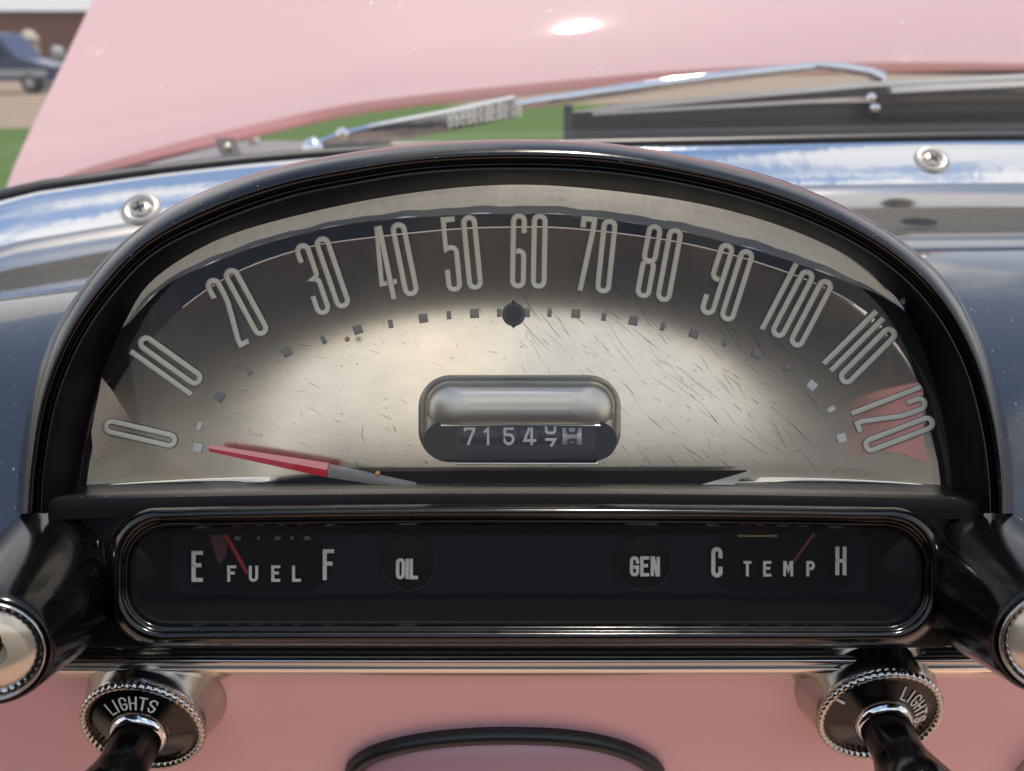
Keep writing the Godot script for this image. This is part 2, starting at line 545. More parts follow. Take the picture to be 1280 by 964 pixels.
# ---------------------------------------------------------------- the scene
func _ready() -> void:
	rng.seed = 5
	var cam := Camera3D.new()
	cam.name = "camera"
	add_child(cam)
	cam.transform = Transform3D(B, W(Vector3(0, 0, EYE)))
	cam.near = 0.01
	cam.far = 400.0
	var ca := CameraAttributesPhysical.new()
	ca.frustum_focal_length = 12.0 / (482.0 / F)
	ca.frustum_focus_distance = 0.25
	ca.exposure_aperture = 10.5
	cam.attributes = ca
	cam.fov = rad_to_deg(2.0 * atan(482.0 / F))
	var we := WorldEnvironment.new()
	we.name = "environment"
	var env := Environment.new()
	env.background_mode = Environment.BG_SKY
	var sky := Sky.new()
	var pan := PanoramaSkyMaterial.new()
	pan.panorama = ImageTexture.create_from_image(sky_image())
	sky.sky_material = pan
	env.sky = sky
	env.background_energy_multiplier = 1.0
	env.tonemap_mode = Environment.TONE_MAPPER_LINEAR
	env.tonemap_exposure = 1.3
	env.sdfgi_enabled = true; env.ssao_enabled = true; env.ssil_enabled = true
	we.environment = env
	add_child(we)
	var sun := DirectionalLight3D.new()
	sun.name = "sun"
	sun.light_energy = 1.3
	sun.light_angular_distance = 0.5
	sun.light_color = Color(1, .95, .88)
	sun.shadow_enabled = true
	add_child(sun)
	var az := deg_to_rad(29.0)
	var el := deg_to_rad(77.0)
	sun.look_at_from_position(Vector3.ZERO, -Vector3(sin(az) * cos(el), sin(el), -cos(az) * cos(el)), Vector3.UP)
	materials()
	outside()
	car_body()
	dash()
	cabin()
	cluster()
	pods()
	knobs()

# ---------------------------------------------------------------- far surroundings (world metres; the camera looks along -z, ground y = 0)
func ground_at(px: float, py: float, y := 0.0) -> Vector3:      # where the sight line through a measured picture position meets the ground
	var o := W(Vector3(0, 0, EYE))
	var d := B * Vector3((px - 640) / F, (482 - py) / F, -1)
	return o + d * ((y - o.y) / d.y)

func sheet(c: Vector3, hx: float, hz: float) -> ArrayMesh:
	return MB.new().grid([[c + Vector3(-hx, 0, -hz), c + Vector3(hx, 0, -hz)], [c + Vector3(-hx, 0, hz), c + Vector3(hx, 0, hz)]]).mesh()

func blob(c: Vector3, r: Vector3, sd: int, seg := 18) -> MB:
	var n := FastNoiseLite.new(); n.seed = sd; n.frequency = .9
	var mb := MB.new()
	var rows := []
	for i in 11:
		var e := PI * (i / 10.0 - .5)
		var row := PackedVector3Array()
		for k in seg:
			var a := TAU * k / seg
			var d := Vector3(cos(e) * cos(a), sin(e), cos(e) * sin(a))
			row.append(c + d * r * (1.0 + .35 * n.get_noise_3d(d.x * 2, d.y * 2, d.z * 2)))
		rows.append(row)
	return mb.grid(rows, true)

func outside() -> void:
	single("ground", sheet(Vector3(0, 0, -60), 220, 180), M.gravel, {"label": "tan gravel ground", "kind": "structure"}, true)
	single("lawn", MB.new().flat_poly(PackedVector2Array([P(-40, 9.8), P(-9.0, 9.8), P(-5.0, 5.5), P(40, 5.5), P(40, 24), P(-3.2, 24), P(-5.5, 15.2), P(-40, 15.2)]), Transform3D(Basis(Vector3.RIGHT, Vector3(0, 0, -1), Vector3.UP), Vector3.ZERO), .006, .006).mesh(), M.grass, {"label": "mown green lawn", "kind": "structure"}, true)
	# brick building far away on the left
	var z := -62.0
	var b := thing("brick_building", "long low red brick building with a pale grey roof, far left", "building", Vector3(-46, 0, z), "", true)
	part("wall", box(MB.new(), Vector3(-46, 2.05, z), Vector3(26, 2.05, 5)).mesh(), M.brick, b)
	part("roof", MB.new().grid([[Vector3(-73, 4.1, z + 5.6), Vector3(-19, 4.1, z + 5.6)], [Vector3(-73, 5.7, z), Vector3(-19, 5.7, z)], [Vector3(-73, 4.1, z - 5.6), Vector3(-19, 4.1, z - 5.6)]]).mesh(), M.roofing, b)
	for k in 4:
		var wx := -58.0 + k * 8.0
		part("window", box(MB.new(), Vector3(wx, 2.3, z + 5.02), Vector3(.9, .7, .05)).mesh(), M.panel_navy, b)
	# dark blue pickup
	var g := ground_at(8, 116)
	var t := thing("parked_pickup", "dark blue vehicle parked in front of the brick building", "pickup", g, "", true)
	var sil := PackedVector2Array([P(-2.9, .45), P(2.35, .45), P(2.45, .95), P(1.2, 1.25), P(.55, 2.1), P(-1.0, 2.25), P(-1.6, 2.1), P(-1.7, 1.3), P(-2.9, 1.25)])
	part("body", MB.new().flat_poly(sil, Transform3D(Basis(), g), .9, -.9).mesh(), M.car_blue, t)
	part("window", MB.new().flat_poly(PackedVector2Array([P(-1.4, 1.35), P(.75, 1.3), P(.35, 1.95), P(-1.3, 2.05)]), Transform3D(Basis(), g), .93, .9).mesh(), M.panel_navy, t)
	part("sill_stripe", box(MB.new(), g + Vector3(-.3, .72, .92), Vector3(2.5, .12, .02)).mesh(), M.roofing, t)
	for wx in [-1.9, 1.5]:
		var wh := part("wheel", lathe(g + Vector3(wx, .38, .75), Vector3(0, 0, 1), [P(.0, .2), P(.3, .2), P(.3, .2), P(.38, .12), P(.38, -.1)], 24).mesh(), M.tyre, t)
		part("hub_cap", lathe(g + Vector3(wx, .38, .96), Vector3(0, 0, 1), [P(.0, .03), P(.18, .0)], 20).mesh(), M.roofing, wh)
	# pale post and things beside it
	var q := ground_at(50, 112)
	var post := thing("stone_gatepost", "pale square gatepost just right of the blue vehicle", "post", q, "", true)
	part("shaft", box(MB.new(), q + Vector3(0, .95, 0), Vector3(.22, .95, .22)).mesh(), M.stone, post)
	part("cap", lathe(q + Vector3(0, 1.9, 0), Vector3.UP, [P(.36, 0), P(.36, .12), P(.36, .12), P(.2, .4), P(0, .48)], 20).mesh(), M.stone, post)
	var r := ground_at(66, 112)
	single("boulder", blob(r + Vector3(0, .35, 0), Vector3(.95, .6, .6), 4).mesh(), M.stone, {"label": "pale rounded boulder at the foot of the gatepost", "category": "boulder"}, true)
	var rc := ground_at(80, 104)
	var drum := thing("round_lamp", "round pale lamp on a short post right of the gatepost", "lamp", rc, "", true)
	part("stem", tube(PackedVector3Array([rc, rc + Vector3(0, 1.3, 0)]), .06, 8, false, 1.0, Vector3.RIGHT).mesh(), M.tyre, drum)
	part("globe", blob(rc + Vector3(0, 1.55, 0), Vector3(.34, .34, .34), 9).mesh(), M.roofing, drum)
	# shrubs against the wall
	for k in 3:
		var sp := ground_at([92, 110, 36][k], [100, 99, 101][k])
		var sh := thing("shrub", ["dark shrub against the brick wall beside the raised bonnet edge", "low green shrub against the wall, half behind the bonnet", "dark shrub between the vehicle and the gatepost"][k], "shrub", sp, "shrubs along the brick wall", true)
		var mb := MB.new()
		var rg := RandomNumberGenerator.new(); rg.seed = 30 + k
		for i in 500:
			var d := Vector3(rg.randfn(), rg.randfn(), rg.randfn()).normalized() * pow(rg.randf(), .4)
			var c := sp + Vector3(0, .95, 0) + d * Vector3(1.2, .95, .8)
			var bs := Basis(Vector3(rg.randfn(), rg.randfn(), rg.randfn()).normalized(), rg.randf() * TAU)
			mb.fan([c + bs * Vector3(-.12, 0, 0), c + bs * Vector3(0, .06, 0), c + bs * Vector3(.12, 0, 0), c + bs * Vector3(0, -.06, 0)])
		part("foliage", mb.mesh(), M.leaf, sh)
		part("stem", tube(PackedVector3Array([sp, sp + Vector3(.1, .9, 0)]), .05, 6, false, 1.0, Vector3.RIGHT).mesh(), M.bark, sh)

# ---------------------------------------------------------------- raised bonnet, wing, wipers, windscreen
func ray(px: float, py: float, d: float) -> Vector3: return L(px, py, EYE - d)      # local point at view depth d

func car_body() -> void:
	var up := up_local()
	var fore := fore_local()
	# raised bonnet: rear edge traced, panel rising forward at 36 degrees with a slight crown
	var edge := smooth(V2([-1, 238, 60, 214, 134, 190, 235, 163, 313, 145, 430, 120, 540, 106, 640, 96, 750, 86, 855, 77, 1018, 69, 1150, 67, 1300, 69, 1460, 74]), 60)
	var hood := thing("car_bonnet", "pink car bonnet raised open beyond the windscreen", "car bonnet", ray(640, 110, 1.2))
	var e3 := PackedVector3Array()
	for i in edge.size():
		e3.append(ray(edge[i].x, edge[i].y, lerpf(1.0, 1.24, sin(PI * clampf(i / 59.0, 0, 1) * .8)) ))
	var rows := []
	for j in 26:
		var s := j / 25.0
		var row := PackedVector3Array()
		for i in e3.size():
			var t := i / 59.0
			var ln := s * 1.25
			var ang := deg_to_rad(36.0 + 2.0 * sin(s * PI))
			var crown := .035 * sin(PI * s * .5) * (1.0 - pow(2 * t - 1, 2))
			var p := e3[i] + up * (sin(ang) * ln + crown) + fore * cos(ang) * ln + Vector3.RIGHT * (0.5 - t) * .10 * s
			p += up * -.012 * exp(-s * 30.0)
			row.append(p)
		rows.append(row)
	part("panel", MB.new().grid(rows).mesh(), M.pink, hood)
	var lip := []
	for k in 5:
		var row := PackedVector3Array()
		for i in e3.size():
			var t := sin(PI * clampf(i / 59.0 * 1.05, 0.02, 1))
			row.append(e3[i] + up * -.012 + (-up * [0.0, .003, .011, .0165, .018][k] + fore * [0.0, .001, .004, .009, .03][k]) * lerpf(.25, 1.0, clampf(t * 1.6, 0, 1)))
		lip.append(row)
	part("rear_lip", MB.new().grid(lip).mesh(), M.pink_satin, hood, "turned-down rear lip, brighter pink painted for bounced light")  # brighter paint than the panel, standing for bounced light
	var inner := []
	for j in 4:
		var row := PackedVector3Array()
		for i in e3.size(): row.append(rows[j * 8][i] - up * .018 + fore * .03)
		inner.append(row)
	part("inner_panel", MB.new().grid(inner).mesh(), M.pink, hood)
	# hinge strap, wing top and glint behind the gap
	var hg := thing("bonnet_hinge", "dark steel hinge strap under the left end of the raised bonnet", "hinge", ray(290, 190, 1.02))
	part("strap", bar(PackedVector3Array([ray(281, 176, 1.04), ray(289, 192, 1.0), ray(293, 206, .97)]), [P(-.011, -.004), P(.011, -.004), P(.011, .004), P(-.011, .004)], up).mesh(), M.rubber, hg)
	part("bolt", lathe(ray(286, 186, 1.0), Vector3(0, 0, 1), [P(.0, .008), P(.006, .007), P(.006, 0)], 6).mesh(), M.steel_screw, hg)
	var wing := thing("front_wing", "sunlit pink front wing seen through the gap below the bonnet", "car wing", ray(340, 200, 1.15))
	var wr := []
	for j in 9:
		var s := j / 8.0
		var row := PackedVector3Array()
		for i in 12:
			var t := i / 11.0
			row.append(ray(lerpf(150, 412, t), lerpf(212, 178, t) - 16 * sin(PI * t) * sin(PI * s * .6) + (1 - s) * 34, 1.06 + s * .25 + .05 * t))
		wr.append(row)
	part("wing_top", MB.new().grid(wr).mesh(), M.pink, wing)
	part("side_lamp", lathe(ray(316, 174, 1.2), Vector3(0, .2, 1), [P(0, .008), P(.006, .007), P(.0095, .0)], 20).mesh(), M.headlamp, wing, "small round lamp catching the sun")
	# cowl: pink ledge beyond the glass on which the wiper spindles sit
	var cowl := []
	for j in 3:
		var row := PackedVector3Array()
		for i in 30:
			var t := i / 29.0
			row.append(ray(lerpf(490, 1420, t), lerpf(184, 182, t) - j * [0.0, 3.0, 3.0][j], .78 + j * .05))
		cowl.append(row)
	var cw := thing("cowl_panel", "pink cowl ledge below the wiper blade", "cowl", ray(560, 184, .8))
	part("ledge", MB.new().grid(cowl).mesh(), M.pink, cw)
	wipers()
	windscreen()

func wipers() -> void:
	var up := up_local()
	var d := .70
	var wp := thing("windscreen_wiper", "chrome windscreen wiper with black rubber blade lying along the glass", "windscreen wiper", ray(430, 180, d))
	var arm := part("arm", bar(PackedVector3Array([ray(388, 194, d), ray(420, 181, d), ray(470, 168, d), ray(560, 151, d), ray(645, 133, d)]), [P(-.004, -.0085), P(.004, -.0085), P(.005, .003), P(.0, .0095), P(-.004, .007)], up).mesh(), M.chrome, wp)
	part("rivet", lathe(ray(428, 167, d - .008), Vector3(.1, .2, 1), [P(0, .004), P(.003, .0035), P(.0055, .001), P(.0055, 0)], 20).mesh(), M.chrome, arm)
	part("spindle_nut", lathe(ray(393, 186, d), Vector3(0, .3, 1), [P(0, .008), P(.008, .007), P(.011, .0)], 8).mesh(), M.chrome, arm)
	part("rod", tube(PackedVector3Array([ray(636, 134, d), ray(720, 121, d), ray(820, 107, d), ray(900, 97, d), ray(1000, 86, d), ray(1030, 83, d)]), PackedFloat32Array([.003, .0032, .0036, .0036, .003, .0026]), 14, false, 1.5, up).mesh(), M.chrome, arm)
	part("hook", tube(PackedVector3Array([ray(1018, 82, d), ray(1050, 85, d), ray(1085, 90, d), ray(1100, 97, d), ray(1104, 102, d)]), PackedFloat32Array([.0035, .0045, .0045, .006, .004]), 10, false, 1.0, up).mesh(), M.chrome, arm)
	var by := 0
	for line in ["0 C0OE13L0()0", "0 0C0E13L0()0"]:
		var k := d - .012
		var c := ray(606, 137 + by * 10, k)
		var u := .0006
		for mb in text_mesh(line.replace(" ", ""), 5.0 * u, 12 * u * .9, 4.2 * u, 1.7 * u, .0004, func(x, y): return c + Vector3(x, y + x * .16, 0), Vector3(0, 0, 1), 2.0 * u):
			part("arm_letter", mb.mesh(), M.tick_bright, arm)  # two rows of small bright raised letters
		by += 1
	var prof := [P(-.006, -.012), P(.006, -.012), P(.006, .012), P(-.006, .012)]
	var bl := part("blade", bar(PackedVector3Array([ray(708, 157, .66), ray(800, 152, .665), ray(960, 146, .67), ray(1090, 143, .675), ray(1420, 140, .68)]), [P(-.006, -.0115), P(.006, -.0115), P(.0068, -.004), P(.0055, .004), P(.003, .010), P(-.005, .010)], up).mesh(), M.rubber, wp)
	part("rubber_lip", bar(PackedVector3Array([ray(706, 169, .655), ray(900, 168, .66), ray(1420, 164, .67)]), [P(-.003, -.004), P(.003, -.004), P(.003, .004), P(-.003, .004)], up).mesh(), M.rubber, bl)
	part("end_clip", box(MB.new(), ray(710, 153, .655), Vector3(.0035, .012, .006)).mesh(), M.rubber, bl)
	part("backing_strip", bar(PackedVector3Array([ray(712, 144, .657), ray(770, 134, .66), ray(900, 122, .665), ray(1080, 106, .67), ray(1420, 88, .68)]), [P(-.004, -.002), P(.004, -.002), P(.004, .0016), P(-.004, .0022)], up).mesh(), M.satin_chrome, bl)
	part("lower_strip", bar(PackedVector3Array([ray(740, 142, .655), ray(900, 133, .66), ray(1080, 123, .665), ray(1420, 112, .675)]), [P(-.003, -.0012), P(.003, -.0012), P(.003, .0012), P(-.003, .0012)], up).mesh(), M.satin_chrome, bl)
	part("web", bar(PackedVector3Array([ray(760, 138, .662), ray(900, 128, .667), ray(1080, 115, .672), ray(1420, 100, .685)]), [P(-.003, -.0045), P(.003, -.0045), P(.003, .0045), P(-.003, .0045)], up).mesh(), M.rubber, bl)
	part("bridge", bar(PackedVector3Array([ray(1094, 137, .655), ray(1110, 134, .655), ray(1420, 128, .665)]), [P(-.006, -.010), P(.006, -.010), P(.006, .010), P(-.006, .010)], up).mesh(), M.black_gloss, bl)
	part("bridge_rail", bar(PackedVector3Array([ray(1112, 113, .65), ray(1180, 109, .65), ray(1420, 98, .66)]), [P(-.004, -.002), P(.004, -.002), P(.004, .002), P(-.004, .002)], up).mesh(), M.satin_chrome, bl)
	for k in 2:
		part("rivet", lathe(ray(1089 + k * 5, 122 + k * 12, .648), Vector3(-.2, .4, 1), [P(0, .003), P(.003, .0022), P(.004, 0)], 16).mesh(), M.chrome, bl)

func windscreen() -> void:
	var up := up_local()
	var fore := fore_local()
	var foot := smooth(V2([-260, 330, 0, 246, 120, 224, 260, 206, 420, 192, 640, 183, 900, 178, 1100, 174, 1300, 172, 1560, 176]), 40)
	var base := PackedVector3Array()
	for i in foot.size(): base.append(ray(foot[i].x, foot[i].y, lerpf(.46, .58, smoothstep(0, .45, i / 39.0)) - .02 * smoothstep(.6, 1.0, i / 39.0)))
	var ws := thing("windscreen", "curved clear windscreen glass with a black rubber gasket along its foot", "windscreen", ray(640, 183, .56))
	var rows := []
	for j in 12:
		var s := j / 11.0 * .62
		var row := PackedVector3Array()
		for p in base: row.append(p + up * s * .72 - fore * (s * .70 - .10 * s * s))
		rows.append(row)
	part("glass", MB.new().grid(rows).mesh(), M.window_glass, ws)
	var specks := MB.new()
	for k in 150:
		var r0: PackedVector3Array = rows[1 + rng.randi() % 8]
		var i0 := rng.randi_range(8, r0.size() - 3)
		var c := r0[i0].lerp(r0[i0 + 1], rng.randf()).lerp((rows[3] as PackedVector3Array)[i0], rng.randf() * .8) + fore * .0006
		var rad := rng.randf_range(.0003, .0009)
		var nn := (up * .7 + fore * .7)
		var a1 := Vector3.RIGHT
		var a2 := nn.cross(a1).normalized()
		var ring := []
		for q in 6: ring.append(c + (a1 * cos(q * TAU / 6) + a2 * sin(q * TAU / 6)) * rad * rng.randf_range(.6, 1.3))
		specks.fan(ring)
	var sp := part("dust_glints", specks.mesh(), M.glint_speck, ws)
	sp.set_meta("kind", "stuff")
	part("gasket", tube(base, .0052, 10, false, .8, up).mesh(), M.rubber, ws)
	# chrome garnish moulding with two screws
	var gm := thing("garnish_moulding", "polished chrome strip along the foot of the windscreen with two screws", "trim strip", ray(640, 195, .54))
	var prof := [P(.004, .004), P(0, .009), P(-.004, .0085), P(-.011, .004), P(-.019, -.006), P(-.026, -.018), P(-.029, -.0255), P(-.031, -.0265)]
	var g := []
	var rail := []
	for k in prof.size():
		var row := PackedVector3Array()
		for i in base.size():
			var q: Vector2 = prof[k]
			row.append(base[i] + fore * q.x + up * (q.y - .009))
		g.append(row)
	part("strip", MB.new().grid(g).mesh(), M.chrome, gm)
	for k in 4:
		var row := PackedVector3Array()
		for i in base.size():
			var q: Vector2 = [P(-.031, -.027), P(-.038, -.0285), P(-.046, -.034), P(-.050, -.040)][k]
			row.append(base[i] + fore * q.x + up * q.y)
		rail.append(row)
	part("lower_flange", MB.new().grid(rail).mesh(), M.chrome_worn, gm, "duller lower step of the strip")
	var nrm := (up * .75 - fore * .66).normalized()
	for k in 2:
		var s := [ray(178, 265, .462), ray(1163, 203, .522)][k] as Vector3
		s += nrm * .003
		var sc := thing("trim_screw", ["recessed screw in the chrome strip beside the black hood, left", "recessed screw in the chrome strip below the wiper blade, right"][k], "screw", s, "screws of the chrome windscreen strip")
		part("dished_washer", lathe(s, nrm, [P(.0115, -.0012), P(.0095, .0012), P(.0075, .001), P(.006, -.0004)], 32).mesh(), M.washer, sc)
		part("head", lathe(s, nrm, [P(.0062, -.001), P(.0055, .0007), P(.003, .0014), P(0, .0016)], 28).mesh(), M.steel_screw, sc)
		var x := Vector3.RIGHT.slide(nrm).normalized()
		var bs := Basis(x, nrm.cross(x), nrm).rotated(nrm, .5)
		var cr := MB.new()
		box(cr, s + nrm * .0014, Vector3(.0034, .0007, .0006), bs)
		box(cr, s + nrm * .00145, Vector3(.0007, .0034, .0006), bs)
		part("cross_slot", cr.mesh(), M.rubber, sc)
	# dark dash top: crinkle strip, then a painted roll that falls towards the driver
	var dt := thing("dashboard", "dashboard with glossy dark dusty top and pink lower face", "dashboard", ray(640, 300, .45))
	board = dt
	var strip := []
	for k in 3:
		var row := PackedVector3Array()
		for p in base: row.append(p + fore * [-.045, -.060, -.078][k] + up * [-.0375, -.045, -.048][k])
		strip.append(row)
	part("crackle_band", MB.new().grid(strip).mesh(), M.crinkle, dt)
	var roll := []
	for k in 16:
		var t := k / 15.0
		var row := PackedVector3Array()
		for p in base:
			var near := Vector3(p.x * 1.0, -.075, -.012)
			var a := p + fore * -.070 + up * -.0465
			var q := a.lerp(near, t)
			q += up * (.030 * sin(PI * t) - .002)
			row.append(q)
		roll.append(row)
	part("painted_roll", MB.new().grid(roll).mesh(), M.dash_paint, dt)
	var brow_rows := [roll[15]]
	for q in [[-.081, -.0075], [-.088, -.0060], [-.096, -.0090]]:
		var row := PackedVector3Array()
		for p in base: row.append(Vector3(p.x, q[0], q[1]))
		brow_rows.append(row)
	part("roll_front", MB.new().grid(brow_rows).mesh(), M.dash_paint, dt)
	flecks(roll, 6000, .0001, .0004, dt)

func flecks(rows: Array, count: int, small: float, big: float, parent: Node3D) -> void:   # loose dust lying on a lofted surface
	var mb := MB.new()
	for k in count:
		var j := rng.randi_range(0, rows.size() - 2)
		var i := rng.randi_range(0, rows[0].size() - 2)
		var p: Vector3 = rows[j][i]
		var du: Vector3 = rows[j][i + 1] - p
		var dv: Vector3 = rows[j + 1][i] - p
		var n := du.cross(dv).normalized()
		if n.y < 0: n = -n
		var r := lerpf(small, big, pow(rng.randf(), 3))
		var c := p + du * rng.randf() + dv * rng.randf() + n * .00012
		var a := du.normalized()
		var b := n.cross(a)
		var turn := rng.randf() * TAU
		var o := []
		for q in 5: o.append(c + (a * cos(turn + q * TAU / 5) + b * sin(turn + q * TAU / 5)) * r * rng.randf_range(.5, 1.3))
		mb.fan(o)
	var d := part("dust", mb.mesh(), M.fleck, parent)
	d.set_meta("kind", "stuff")

# ---------------------------------------------------------------- unseen cabin added behind the lens to darken reflections and bounce light
func cabin() -> void:
	single("added_cabin_floor", box(MB.new(), Vector3(.35, .32, .75), Vector3(.78, .02, 1.0)).mesh(), M.carpet, {"label": "added unseen cabin floor, tan carpet that bounces light", "kind": "structure"}, true)
	var st := thing("added_bench_seat", "added unseen bench seat with overtall dark backrest and tan cushion", "car seat", Vector3(.35, .34, .75), "", true)
	var back := []
	var cush := []
	for k in 9:
		var a := PackedVector3Array()
		var b := PackedVector3Array()
		for i in 25:
			var t := i / 24.0
			var x := lerpf(-.36, 1.06, t)
			var pf := .012 * absf(sin(t * PI * 9))
			var s := k / 8.0
			a.append(Vector3(x, .66 + .75 * s - .03 * smoothstep(.9, 1.0, s), .80 + .14 * s - pf * sin(PI * s) + .14 * pow(s, 8)))  # backrest made overtall to darken what dial and gauge reflect
			b.append(Vector3(x, .60 + pf * .6 - .16 * pow(1 - s, 6), .36 + .46 * s))
		back.append(a); cush.append(b)
	part("backrest", MB.new().grid(back).mesh(), M.upholstery, st)
	single("added_dark_side", box(MB.new(), Vector3(-.50, .84, .78), Vector3(.04, .46, .52)).mesh(), M.upholstery, {"label": "added unseen dark wall that darkens the gauge reflections", "kind": "structure"}, true)  # unseen box added so the gauge reflects dark
	part("cushion", MB.new().grid(cush).mesh(), M.cushion, st, "tan seat cushion")

# ---------------------------------------------------------------- lower dash panel
var dn := Vector3(0, -.4695, .8829)                                 # normal of the lower panel
func on_dash(px: float, py: float, h := 0.0) -> Vector3:
	var o := Vector3(0, 0, EYE)
	var d := Vector3((px - 640) / F, (482 - py) / F, -1)
	var p0 := L(640, 846, -.004)
	return o + d * ((p0 + dn * h - o).dot(dn) / d.dot(dn))

func dash() -> void:
	var down := Vector3.RIGHT.cross(dn) * -1.0
	if down.y > 0: down = -down
	var c := L(640, 846, -.004)
	var panel := board
	var rows := []
	for j in 15:
		var row := PackedVector3Array()
		for i in 33:
			var s := -.006 + .24 * j / 14.0
			row.append(c + Vector3.RIGHT * (-.42 + .84 * i / 32.0) + down * s - dn * .35 * pow(maxf(0, s - .10), 2))
		rows.append(row)
	part("lower_panel", MB.new().grid(rows).mesh(), M.pink_satin, panel, "pink painted lower panel")
	# stepped chrome strip under the gauge housing
	var st := thing("chrome_strip", "stepped chrome strip between gauge housing and pink panel", "trim strip", L(640, 835, .004))
	var prof := [[802, .004], [806, .0085], [811, .0085], [813, .005], [818, .004], [820, .0085], [824, .0105], [830, .0108], [834, .0088], [836, .0080], [838, .0098], [843, .0072], [847, .0030], [851, -.004]]
	for piece in [[0, 3, "upper_bead", "trim_metal"], [3, 5, "dark_groove", "rubber"], [5, 9, "middle_bead", "chrome_worn"], [9, 13, "lower_bead", "trim_metal"]]:
		var g := []
		for k in range(piece[0], piece[1] + 1):
			var row := PackedVector3Array()
			for i in 41:
				var t := i / 40.0 * 2 - 1
				var p := L(640, prof[k][0] + 3.0 * t * t, prof[k][1])
				row.append(Vector3(t * .40, p.y, p.z - .010 * t * t))
			g.append(row)
		part(piece[2], MB.new().grid(g).mesh(), M[piece[3]], st)
	# steering column cover, with a rubber grommet where it comes out of the panel
	var oval := smooth(V2([440, 968, 452, 951, 480, 938, 530, 927, 590, 921, 650, 920, 710, 923, 765, 933, 803, 949, 822, 968, 815, 1010, 760, 1060, 640, 1085, 500, 1060, 447, 1010]), 90, true)
	var sc := thing("steering_column", "rounded pink steering column cover in a black rubber grommet", "steering column", on_dash(632, 1000))
	var ring := PackedVector3Array()
	for p in oval: ring.append(on_dash(p.x, p.y, .002))
	part("grommet", tube(ring, .0029, 10, true, 1.0, dn).mesh(), M.rubber, sc)
	var mid := Vector3.ZERO
	for p in ring: mid += p / ring.size()
	var cov := []
	for k in 9:
		var row := PackedVector3Array()
		var t := k / 8.0
		for p in ring: row.append(p.lerp(mid, .06 + .94 * pow(t, 1.6)) + dn * (.010 * sin(t * PI / 2) + .0005))
		cov.append(row)
	part("cover", MB.new().grid(cov, true).mesh(), M.lilac, sc)

